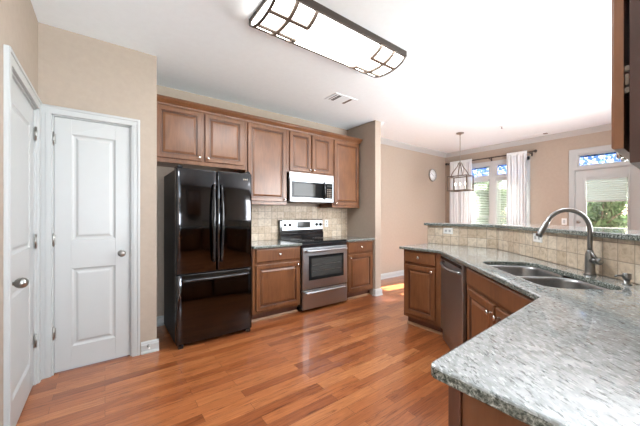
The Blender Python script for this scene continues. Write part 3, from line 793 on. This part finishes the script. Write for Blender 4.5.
for a in (2.10, 2.18, 2.665, 2.74):
    link('knob', MB().lathe([(.024, 0), (.024, .004), (.019, .008), (.017, .024), (.014, .027), (0, .0275)], FRn.p(a, -.5475, 1.112), (0, -1, .04), 18), 'black', cp)
for a in (RX0+.06, RX1-.06): link('foot', MB().lathe([(.016, 0), (.016, .01), (.01, .031)], FRn.p(a, -.06, 0), (0, 0, 1), 12), 'rubber', t)

# ------------------------------------------------------------------ over-the-range microwave
MX0, MX1 = 1.998, 2.760; FM = Fr((0, 3.36, 0), (1, 0, 0), (0, -1, 0))
t = thing('microwave', 'stainless steel over-the-range microwave with black curved handle', 'microwave', ((MX0+MX1)/2, 3.5, 1.44))
link('body', MB().box(MX0, MX1, -.36, -.03, 1.442, 1.843, FM), 'black', t, .002)
link('vent_grille', MB().box(MX0, MX1, -.03, 0.004, 1.748, 1.843, FM).box(MX0+.02, MX1-.02, .004, .0045, 1.752, 1.755, FM), 'steel', t, .004)
d = link('door', MB().box(MX0, MX1, -.03, .006, 1.446, 1.745, FM), 'steel', t, .005)
link('window_surround', MB().box(MX0+.025, 2.735, .0062, .0085, 1.502, 1.722, FM), 'glass_black', d, .002)
link('window', MB().box(MX0+.065, 2.42, .0086, .0095, 1.53, 1.695, FM), 'oven_glass', d, .001)
m = MB()
for i in range(3):
    for j in range(5): m.box(2.635+i*.030, 2.635+i*.030+.020, .0086, .0095, 1.52+j*.027, 1.52+j*.027+.016, FM)
link('keypad', m, 'taupe_metal', d)
link('display', MB().box(2.632, 2.72, .0086, .0095, 1.672, 1.70, FM), 'oven_glass', d)
pth = [FM.p(2.575-.010*math.sin(PI*i/14), .012+.036*math.sin(PI*i/14)**.6, 1.485+.25*i/14) for i in range(15)]
link('handle', MB().tube(pth, [.010+.006*math.sin(PI*i/14) for i in range(15)], 12), 'black', d)
link('lamp_cover', MB().box(2.10, 2.68, -.30, -.06, 1.437, 1.442, FM), 'taupe_metal', t)

# ------------------------------------------------------------------ outlets, switches
def wall_plate(name, label, cat, fr, a, z, horiz=False, kind='outlet', c=0.0):
    t = thing(name, label, cat, fr.p(a, c, z)); w_, h_ = (.118, .073) if horiz else (.073, .118)
    link('plate', MB().loops(a-w_/2, a+w_/2, z-h_/2, z+h_/2, [(0, c), (0, c+.003), (.004, c+.006)], fr, back=1), 'plate', t)
    if kind == 'outlet':
        for s in (-1, 1):
            da, dz = (s*.024, 0) if horiz else (0, s*.024)
            o = link('socket', MB().box(a+da-.014, a+da+.014, c+.006, c+.008, z+dz-.014, z+dz+.014, fr), 'white', t, .002)
            m = MB()
            for q in (-.005, .005):
                if horiz: m.box(a+da-.004, a+da+.004, c+.008, c+.0083, z+q-.0012, z+q+.0012, fr)
                else: m.box(a+q-.0012, a+q+.0012, c+.008, c+.0083, z+dz-.004, z+dz+.004, fr)
            link('slots', m, 'dark_gap', o)
    else:
        link('rocker', MB().box(a-.016, a+.016, c+.006, c+.010, z-.033, z+.033, fr), 'white', t, .002)
    return t
FBk = Fr((0, YB, 0), (1, 0, 0), (0, -1, 0))
wall_plate('wall_outlet', 'white outlet on the tile backsplash right of the range', 'outlet', FBk, 2.905, 1.125, c=.0092)
wall_plate('light_switch', 'white light switch on the beige wall left of the patio door', 'switch', FW, 1.53, 1.14, kind='switch', c=.0005)

# ------------------------------------------------------------------ peninsula
KW = 2.007       # angled tiled wall: X-Y
XT = 3.33        # straight tiled wall
YT = XT-KW
XN = 2.725; KN = 1.11; YN = XN-KN
YE = 2.125
def slabpoly_wall(k_off, th, yend):
    """strip along the two tiled walls, from offset k_off (away from kitchen) thickness th"""
    def line(o):  # straight x = XT+o ; diagonal X-Y = KW + o*sqrt2 ; bend
        x = XT+o; kb = KW+o*math.sqrt(2); return x, kb, x-kb
    xa, ka, ya = line(k_off); xb, kb, yb = line(k_off+th)
    return [(xa, yend), (xa, ya), (-.2+ka, -.2), (-.2+kb, -.2), (xb, yb), (xb, yend)]
WE = 2.145
m = MB().prism([Vector(p) for p in slabpoly_wall(.010, .12, WE)], 0, 1.128)
struct('wall_peninsula', m, 'wall', 'low beige wall carrying the raised bar top')
# tiles: straight and angled runs
m = MB().prism([(XT, WE), (XT, YT), (XT+.0098, YT-.004), (XT+.0098, WE)], CT+.001, 1.127)
tag(link('tile_backsplash', m, 'tile_side'), 'straight run of beige tile under the bar top, beside the dishwasher end', 'backsplash')
m = MB().prism([(XT-.0005, YT-.0005), (-.2+KW, -.2), (-.2+KW+.0137, -.2), (XT+.0095, YT-.0045)], CT+.001, 1.127)
tag(link('tile_backsplash', m, 'tile_diag'), 'angled run of beige tile behind the faucet', 'backsplash')
# raised bar top
pp = slabpoly_wall(-.032, .46, 2.19)
pp = [Vector(p) for p in pp]
outer = roundcorner(pp[5], pp[0], pp[1], .03)+[pp[1], pp[2], pp[3], pp[4]]+roundcorner(pp[4], pp[5], pp[0], .05)
m = slab(outer, [], 1.1285, 1.160)
tag(link('bar_top', m, ['granite', 'granite_edge']), 'raised grey granite bar top above the tiled peninsula wall', 'countertop')
# sink outline in (s,t): s along the wall from the bend, t off the wall
def st(s, t_, z=0): return Vector((XT-s*R2-t_*R2, YT-s*R2+t_*R2, z))
def rrect(s0, s1, t0, t1, rad, n=8):
    out = []
    for cx, cy, a0 in ((s1-rad, t1-rad, 0), (s0+rad, t1-rad, PI/2), (s0+rad, t0+rad, PI), (s1-rad, t0+rad, 3*PI/2)):
        for i in range(n+1):
            a = a0+PI/2*i/n; out.append((cx+rad*math.cos(a), cy+rad*math.sin(a)))
    return out
S0, S1, T0, T1 = .88, 1.72, .135, .515
hole = [st(a, b_).to_2d() for a, b_ in rrect(S0, S1, T0, T1, .10)]
YBk = .440; XE = .628; YEe = .404
inner = (YBk+KN, YBk)
outer = [Vector((XE, -.198))]
outer += [Vector((-.198+KW-.001, -.198)), Vector((XT-.001, YT)), Vector((XT-.001, YE))]
outer += roundcorner((XT-.001, YE), (XN, YE), (XN, YN), .012, 3)
outer += [Vector((XN, YN)), Vector(inner)]
outer += roundcorner(inner, (XE, YEe), (XE, -.2), .022)
m = slab(outer, [hole], .870, CT, .006)
tag(link('countertop', m, ['granite', 'granite_edge']), 'large pale granite peninsula countertop holding the sink', 'countertop')
# sink
t = thing('kitchen_sink', 'undermount stainless steel double bowl sink in the angled counter', 'sink', st((S0+S1)/2, (T0+T1)/2, .70))
def bowl(s0, s1, t0, t1, rad, zb):
    m = MB(); n = 8; rings = []
    for ins, z in ((-.012, .8695), (0, .868), (.004, .85), (.010, zb+.03), (.022, zb+.010), (.045, zb+.002)):
        k = len(m.v); pts = rrect(s0+ins, s1-ins, t0+ins, t1-ins, max(.02, rad-ins*.5), n); m.v += [st(a, b_, z) for a, b_ in pts]; rings.append(k)
    L = 4*(n+1)
    for i in range(len(rings)-1):
        for j in range(L): m.f.append([rings[i]+j, rings[i]+(j+1) % L, rings[i+1]+(j+1) % L, rings[i+1]+j]); m.m.append(0); m.sm.append(True)
    m.f.append([rings[-1]+j for j in range(L)]); m.m.append(0); m.sm.append(False)
    return m
for s0, s1, rad in ((S0+.002, 1.275, .095), (1.301, S1-.002, .095)):
    o = link('bowl', bowl(s0, s1, T0+.002, T1-.002, rad, .68), 'sink', t, recalc=False)
    sd = o.modifiers.new('th', 'SOLIDIFY'); sd.thickness = .002; sd.offset = 1
    link('drain', MB().lathe([(.042, 0), (.042, .003), (.030, .004), (.026, .001), (0, .001)], st((s0+s1)/2, (T0+T1)/2, .682), (0, 0, 1), 24), 'chrome', t)
link('divider', MB().extr([(T0+.02, .0), (T1-.02, 0), (T1-.02, .016), (T0+.02, .016)], -.013, .013, Fr(st(1.288, 0, .848), (-R2, -R2, 0), (-R2, R2, 0))), 'sink', t, .005)
# faucet
fb = st(1.335, .056, CT)
nk = Vector((-R2, R2, 0)); ek = Vector((-R2, -R2, 0))
t = thing('faucet', 'tall gooseneck brushed nickel pull-down faucet behind the sink', 'faucet', fb)
link('base', MB().lathe([(.030, 0), (.030, .006), (.026, .012), (.0245, .02), (.0235, .10), (.022, .125), (.017, .140), (.0145, .148)], fb, (0, 0, 1), 24), 'faucet', t)
pth = [fb+Vector((0, 0, z)) for z in (.14, .17, .20, .235)]
rc = .122; zc = CT+.268
for i in range(0, 15):
    a = PI*i/16.5
    pth.append(Vector((fb.x, fb.y, zc))+nk*(rc-rc*math.cos(a))+Vector((0, 0, rc*math.sin(a))))
end = pth[-1]; tip = Vector((fb.x, fb.y, 1.128))+nk*.283
link('gooseneck', MB().tube(pth+[end+(tip-end)*.15], .0125, 14), 'faucet', t)
d = (tip-end)
link('spray_head', MB().tube([end+d*.05, end+d*.12, end+d*.4, end+d*.85, tip], [.0135, .0150, .0165, .0185, .0165], 16), 'faucet', t)
hb = fb+Vector((0, 0, .088))
link('handle', MB().tube([hb+ek*.012, hb+ek*.060], .0165, 16).tube([hb+ek*.056, hb+ek*.076, hb+ek*.084], [.0185, .0185, .012], 16).tube([fb+Vector((0, 0, .132)), fb+Vector((0, 0, .136))+ek*.016+nk*(-.0), hb+ek*.052+Vector((0, 0, .006))], [.006, .008, .009], 10), 'faucet', t)
# soap dispenser
sp = st(1.585, .060, CT)
t = thing('soap_dispenser', 'short metal soap dispenser on the counter right of the faucet', 'soap dispenser', sp)
link('collar', MB().lathe([(.019, 0), (.019, .004), (.013, .008), (.0125, .03)], sp, (0, 0, 1), 18), 'faucet', t)
link('pump_head', MB().lathe([(.0165, .028), (.0175, .032), (.0175, .054), (.015, .058), (0, .059)], sp, (0, 0, 1), 18).tube([sp+Vector((0, 0, .045)), sp+nk*.045+Vector((0, 0, .045)), sp+nk*.055+Vector((0, 0, .040))], [.006, .005, .0045], 8), 'faucet', t)
# plates on the tile
FT = Fr((XT, 0, 0), (0, 1, 0), (-1, 0, 0))
wall_plate('wall_outlet', 'white horizontal outlet on the straight tile run near the bar end', 'outlet', FT, 1.867, 1.068, True, c=.0003)
FD = Fr(st(0, 0), (-R2, -R2, 0), (-R2, R2, 0))
def s_at(px):
    u = (px-320)/288; s_, c_ = math.sin(TH), math.cos(TH); X, Y = s_+u*c_, c_-u*s_
    d_ = KW/(X-Y); return (XT-X*d_)*math.sqrt(2)
wall_plate('wall_outlet', 'white horizontal outlet on the angled tile behind the faucet spout', 'outlet', FD, s_at(538), 1.075, True, c=.0003)

# ---- cabinets of the peninsula
XC = XN+.040; KC = KN+.055
YC = XC-KC                      # bend in the cabinet faces
FE = Fr((XC, 0, 0), (0, 1, 0), (-1, 0, 0))
base_cab('brown one-door base cabinet at the far end of the peninsula', FE, YC+.004, 2.085, XT-XC, [(YC+.085, 2.058, .150, .700, (YC+.115, .662))],
         [(YC+.085, 2.058, .728, .852, ((YC+.085+2.058)/2, .792))])
FG = Fr((XC, YC, 0), (-R2, -R2, 0), (-R2, R2, 0))   # a runs from the bend toward the inner corner
t = thing('dishwasher', 'stainless steel dishwasher in the angled run of the peninsula', 'dishwasher', FG.p(.32, -.25, 0))
link('body', MB().box(.03, .650, -.50, -.006, .10, .866, FG), 'black', t)
d = link('door', MB().box(.015, .648, -.004, .030, .118, .862, FG), 'steel', t, .006)
link('control_strip', MB().box(.023, .640, .0302, .0315, .822, .850, FG), 'glass_black', d, .001)
pth = [FG.p(.050+.560*i/16, .036+.030*math.sin(PI*i/16)**.7, .785-.016*math.sin(PI*i/16)) for i in range(17)]
link('handle', MB().tube(pth, .0115, 12), 'steel', d)
link('kick_plate', MB().box(.015, .648, -.02, .012, .012, .113, FG), 'steel', t, .004)
link('vent', MB().box(.09, .16, .0303, .0318, .80, .812, FG), 'black', d)
# sink base
Lc = (XC-YBk+.05-.0)*math.sqrt(2)
La = ((XC)-(YBk-.035+KC))*math.sqrt(2)      # reaches the foreground cabinet face
base_cab('brown two-door sink base cabinet with a false drawer panel', FG, .664, La-.004, .56,
         [(.728, 1.172, .135, .700, (1.135, .645)), (1.200, La-.03, .135, .700, (1.237, .645))], [(.705, La-.03, .728, .852, None)], name='sink_base_cabinet', hollow=True)
# foreground run, faces +Y; end panel faces -X
YK = YEe-.035; XEc = .668
t = thing('base_cabinet', 'brown base cabinet under the foreground counter end', 'cabinet', (1.1, .1, 0))
link('body', MB().box(XEc, YK+KC-.02, -.195, YK-.002, .105, .869), 'wood', t, .0015)
link('toe_kick', MB().box(XEc+.004, YK+KC-.03, -.195, YK-.075, 0, .105), 'wood_dark', t)
FEn = Fr((XEc, 0, 0), (0, 1, 0), (-1, 0, 0))
link('corner_post', MB().box(YK-.028, YK, 0, .010, .105, .869, FEn), 'wood_dark', t, .002)
link('end_panel', MB().box(-.19, YK-.033, 0, .006, .105, .869, FEn), 'wood', t, .0015)
FK = Fr((0, YK-.002, 0), (1, 0, 0), (0, 1, 0))
cab_door(FK, .71, 1.13, .135, .700, t, knob=(1.10, .66)); cab_door(FK, .71, 1.13, .728, .852, t, name='drawer', knob=(.92, .79), flat=True)
# ---- upper cabinet close to the camera on the right
XU = .92; FQ = Fr((0, .104, 0), (1, 0, 0), (0, 1, 0))
t = thing('wall_cabinet', 'brown wall cabinet cut by the right edge, shade painted into its side', 'cabinet', (1.25, -.05, 1.374))
link('body', MB().box(XU, 1.60, -.198, .100, 1.374, 2.44), 'wood_shaded', t, .0015)
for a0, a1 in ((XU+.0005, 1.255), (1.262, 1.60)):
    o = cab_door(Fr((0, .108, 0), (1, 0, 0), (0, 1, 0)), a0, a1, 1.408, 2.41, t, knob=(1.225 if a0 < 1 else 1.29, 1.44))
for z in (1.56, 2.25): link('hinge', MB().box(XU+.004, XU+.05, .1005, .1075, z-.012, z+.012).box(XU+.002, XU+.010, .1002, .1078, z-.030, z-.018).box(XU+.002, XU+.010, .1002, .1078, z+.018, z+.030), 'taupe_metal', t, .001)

# ------------------------------------------------------------------ ceiling fixture
LX0, LX1, LY0, LY1, LD = .872, 2.185, 1.625, 2.055, .115
t = thing('ceiling_light', 'long curved ceiling light with dark metal geometric banding', 'ceiling light', ((LX0+LX1)/2, (LY0+LY1)/2, CEIL))
yc, hw = (LY0+LY1)/2, (LY1-LY0)/2
def arc(phi, grow=0): # phi -1..1 across
    return (yc+(hw+grow)*math.sin(phi*PI/2)*1.0, CEIL-.028-(LD-.028+grow)*math.cos(phi*PI/2))
n = 24; m = MB(); vs = []
xs = [LX0+.012, LX1-.012]
for x in xs:
    for i in range(n+1):
        y, z = arc(-1+2*i/n, -.006); vs.append((x, y, z))
fs = [(i, i+1, n+2+i, n+1+i) for i in range(n)]
m.add(vs, fs, 0, True)
m.add(vs[:n+1], [list(range(n+1))]); m.add(vs[n+1:], [list(range(n+1))])
link('lens', m, 'lens', t)
m = MB(); m.box(LX0, LX1, LY0-.010, LY0+.012, CEIL-.052, CEIL-.0005); m.box(LX0, LX1, LY1-.012, LY1+.010, CEIL-.052, CEIL-.0005)
m.box(LX0, LX0+.010, LY0, LY1, CEIL-.030, CEIL-.0005); m.box(LX1-.010, LX1, LY0, LY1, CEIL-.030, CEIL-.0005)
link('frame', m, 'bronze', t, .002)
def band(x, p0, p1, wdt=.026, th=.014):
    m = MB(); k = 18; vs = []
    for i in range(k+1):
        p = p0+(p1-p0)*i/k
        for xx, g in ((x-wdt/2, -.004), (x+wdt/2, -.004), (x+wdt/2, th-.004), (x-wdt/2, th-.004)):
            y, z = arc(p, g); vs.append((xx, y, z))
    fs = [(4*i+j, 4*i+4+j, 4*i+4+(j+1) % 4, 4*i+(j+1) % 4) for i in range(k) for j in range(4)]+[(0, 1, 2, 3), (4*k, 4*k+1, 4*k+2, 4*k+3)]
    m.add(vs, fs); return m
def bar(x0, x1, p, wdt=.026, th=.014):
    y0, z0 = arc(p, -.002); y1, z1 = arc(p, th-.004); yl, zl = arc(p-.025); yr, zr = arc(p+.025)
    d = Vector((0, yr-yl, zr-zl)).normalized()*wdt/2
    vs = []
    for x in (x0, x1):
        vs += [(x, y0-d.y, z0-d.z), (x, y0+d.y, z0+d.z), (x, y1+d.y, z1+d.z), (x, y1-d.y, z1-d.z)]
    return MB().add(vs, [(0, 1, 2, 3), (4, 5, 6, 7), (0, 1, 5, 4), (1, 2, 6, 5), (2, 3, 7, 6), (3, 0, 4, 7)])
PB = .27
for x, s in ((LX0, 1), (LX1, -1)):
    link('end_band', band(x+s*.008, -1, 1, .018, .012), 'bronze', t)
    link('cross_band', band(x+s*.16, -1, 1), 'taupe_metal', t)
    for p, q in ((-PB, -1), (PB, 1)):
        link('short_band', band(x+s*.32, p, q), 'taupe_metal', t)
        link('long_bar', bar(min(x+s*.006, x+s*.328), max(x+s*.006, x+s*.328), p), 'taupe_metal', t)
# a lamp inside the fixture body helps as its tubes
light('fixture_tubes', 'AREA', ((LX0+LX1)/2, yc, CEIL-LD-.012), (0, 0, -1), 30, (.90, .96, 1), 1.1, .3)

# ------------------------------------------------------------------ ceiling vents and small fittings
t = thing('ceiling_vent', 'white ceiling air register with two dark slots above the cabinets', 'vent', (2.40, 2.80, CEIL))
link('face_plate', MB().loops(2.24, 2.60, 2.66, 2.90, [(0, 0), (.01, .006), (.03, .008)], Fr((0, 0, CEIL), (1, 0, 0), (0, 0, -1)), back=1) if False else MB().box(2.24, 2.60, 2.67, 2.90, CEIL-.007, CEIL-.0005), 'ceiling', t, .002)
m = MB()
for x in (2.275, 2.31, 2.335): m.box(x, x+(.010 if x < 2.3 else .016), 2.70, 2.87, CEIL-.0085, CEIL-.0072)
link('left_slot', m, 'dark_gap', t)
link('right_slot', MB().box(2.50, 2.535, 2.70, 2.87, CEIL-.0085, CEIL-.0072), 'taupe_metal', t)
t = thing('ceiling_register', 'slim white ceiling register near the crown moulding of the window wall', 'vent', (6.36, 1.9, CEIL))
link('face_plate', MB().box(6.28, 6.45, 1.68, 2.10, CEIL-.007, CEIL-.0005), 'ceiling', t, .002)
link('lever', MB().box(6.34, 6.40, 1.70, 1.76, CEIL-.012, CEIL-.0072), 'taupe_metal', t, .001)
t = thing('sprinkler_head', 'tiny fire sprinkler head on the dining area ceiling', 'sprinkler', (5.29, 2.03, CEIL))
link('escutcheon', MB().lathe([(.0, .012), (.03, .010), (.038, .002), (.038, .0005)], (5.29, 2.03, CEIL), (0, 0, -1), 18), 'ceiling', t)
link('nozzle', MB().lathe([(.008, .01), (.007, .035), (.014, .038), (.014, .041), (0, .042)], (5.29, 2.03, CEIL), (0, 0, -1), 12), 'taupe_metal', t)

# ------------------------------------------------------------------ clock
FDn = Fr((0, YD, 0), (1, 0, 0), (0, -1, 0)); cx, cz, cr = 6.09, 2.185, .150
t = thing('wall_clock', 'round wall clock with grey rim and pale face on the dining wall', 'clock', (cx, YD, cz))
link('rim', MB().lathe([(cr-.004, .001), (cr, .004), (cr, .022), (cr-.006, .028), (cr-.016, .028), (cr-.022, .020), (cr-.022, .012)], FDn.p(cx, 0, cz), FDn.n, 40), 'taupe_metal' if False else 'nickel', t)
link('dial', MB().lathe([(cr-.022, .011), (cr-.022, .014), (0, .0141)], FDn.p(cx, 0, cz), FDn.n, 40), 'dial', t)
m = MB()
for i in range(12):
    a = PI/6*i; L = .022 if i % 3 == 0 else .012; r0 = cr-.040
    fr = Fr(FDn.p(cx, .0145, cz), (1, 0, 0), (0, -1, 0))
    dx, dz = math.sin(a), math.cos(a); px, pz = dz*.0025, -dx*.0025
    vs = [fr.p(dx*r0+px, c, dz*r0+pz) for c in (0, .001)]+[fr.p(dx*r0-px, c, dz*r0-pz) for c in (0, .001)]+[fr.p(dx*(r0-L)+px, c, dz*(r0-L)+pz) for c in (0, .001)]+[fr.p(dx*(r0-L)-px, c, dz*(r0-L)-pz) for c in (0, .001)]
    link('hour_mark', MB().add(vs, [(0, 2, 6, 4), (1, 5, 7, 3), (0, 1, 3, 2), (4, 6, 7, 5), (0, 4, 5, 1), (2, 3, 7, 6)]), 'dark_gap', t)
for an, L in ((2.1, .055), (5.2, .085)):
    m = MB().tube([FDn.p(cx, .018, cz), FDn.p(cx+L*math.sin(an), .018, cz+L*math.cos(an))], [.003, .0018], 6)
    link('hand', m, 'dark_gap', t)

# ------------------------------------------------------------------ pendant lantern
PX_, PY_ = 5.13, 2.65
t = thing('pendant_lantern', 'bronze rectangular open cage pendant lantern hanging over the dining area', 'pendant light', (PX_, PY_, CEIL))
link('canopy', MB().lathe([(.065, 0.0005), (.065, .010), (.055, .022), (.012, .030), (.010, .045)], (PX_, PY_, CEIL), (0, 0, -1), 24), 'nickel', t)
link('stem', MB().tube([(PX_, PY_, CEIL-.03), (PX_, PY_, 2.20)], .006, 8), 'nickel', t)
link('hub', MB().lathe([(.010, -.02), (.030, 0), (.030, .012), (.012, .03), (.010, .05)], (PX_, PY_, 2.20), (0, 0, -1), 18), 'nickel', t)
a_, b_ = .115, .175; z0, z1 = 1.70, 1.955; e = .009
m = MB()
for z in (z0, z1):
    for s in (-1, 1):
        m.box(PX_-a_-e, PX_+a_+e, PY_+s*b_-e, PY_+s*b_+e, z-e, z+e); m.box(PX_+s*a_-e, PX_+s*a_+e, PY_-b_+e, PY_+b_-e, z-e, z+e)
for s in (-1, 1):
    for q in (-1, 1): m.box(PX_+s*a_-e, PX_+s*a_+e, PY_+q*b_-e, PY_+q*b_+e, z0+e, z1-e)
m.box(PX_-a_, PX_+a_, PY_-.012, PY_+.012, z0-.006, z0+.006)
link('cage', m, 'taupe_metal', t, .001)
for sx in (-1, 1):
    for sy in (-1, 1):
        pth = []
        for i in range(11):
            q = i/10; k = 1-math.sin(q*PI/2)**1.3
            pth.append((PX_+sx*(.02+(a_-.02)*(1-k)), PY_+sy*(.02+(b_*.45)*(1-k)), 2.19-(2.19-z1)*(q**.8)))
        pth[-1] = (PX_+sx*a_*.98, PY_+sy*b_*.5, z1)
        link('arm', MB().tube(pth, .009, 6), 'taupe_metal', t)
for dy in (-.09, 0, .09):
    c = link('candle', MB().lathe([(.018, 0), (.018, .006), (.010, .010), (.010, .085)], (PX_, PY_+dy, z0+.006), (0, 0, 1), 12), 'plate', t)
    link('bulb', MB().lathe([(.006, 0), (.013, .016), (.014, .028), (.009, .045), (.002, .058), (0, .060)], (PX_, PY_+dy, z0+.092), (0, 0, 1), 12), 'flame_bulb', c)

# ------------------------------------------------------------------ outdoors
o = link('lawn', MB().box(6.8, 40, -25, 30, -.55, -.45), 'lawn'); o['kind'] = 'structure'; o['label'] = 'green lawn outside the windows'
o = link('patio', MB().box(6.79, 9.2, -1.0, 5.5, -.45, -.06), 'concrete'); o['kind'] = 'structure'
def tree(x, y, h, r, nleaf, label, leaf='leaf', seed=1, low=.25):
    rnd = random.Random(seed)
    t = thing('tree' if h > 3 else 'bush', label, 'tree' if h > 3 else 'bush', (x, y, -.45), 'greenery outside the windows')
    tr = MB().tube([(x, y, -.45), (x+.05, y, h*.3), (x-.03, y+.05, h*.6), (x, y, h*.85)], [.16*h/6, .12*h/6, .08*h/6, .03*h/6], 8)
    for i in range(6):
        a = rnd.uniform(0, 2*PI); z = h*rnd.uniform(.3, .6); tr.tube([(x, y, z), (x+r*.6*math.cos(a), y+r*.6*math.sin(a), z+r*.4)], [.05*h/6, .015*h/6], 6)
    link('trunk', tr, 'bark', t)
    m = MB(); cl = [(rnd.gauss(0, r*.38), rnd.gauss(0, r*.38), rnd.uniform(low, 1)) for _ in range(26)]
    for i in range(nleaf):
        c = cl[i % 26]; rr = r*.34; v = Vector((rnd.gauss(0, 1), rnd.gauss(0, 1), rnd.gauss(0, 1))).normalized()*rr*rnd.uniform(.5, 1)
        p = Vector((x+c[0], y+c[1], c[2]*h-.2))+v
        L = .10*rnd.uniform(.7, 1.4); u = Vector((rnd.gauss(0, 1), rnd.gauss(0, 1), rnd.gauss(0, 1))).normalized(); q = u.orthogonal().normalized()*L*.45
        m.add([p-u*L, p+q, p+u*L, p-q], [(0, 1, 2, 3)])
    link('foliage', m, leaf, t, recalc=False)
tree(14.2, 2.0, 4.6, 1.7, 5000, 'leafy green tree outside, seen through the patio door', seed=3, low=.1)
tree(10.2, 1.55, 1.9, .75, 2600, 'pale green bush outside the patio door glass', 'leaf2', seed=5, low=.05)
tree(14.0, 6.6, 4.6, 1.7, 5000, 'leafy tree outside behind the blinds of the window pair', seed=8, low=.1)
tree(10.2, 4.3, 2.6, .85, 3200, 'low bush outside behind the right window blind', 'leaf2', seed=9, low=.05)
tree(21.5, 4.4, 5.0, 2.3, 4000, 'wide tree farthest off beyond the lawn', seed=12, low=.08)
tree(21.0, 11.0, 5.0, 2.3, 4000, 'tall tree at the far left beyond the lawn', seed=14, low=.08)
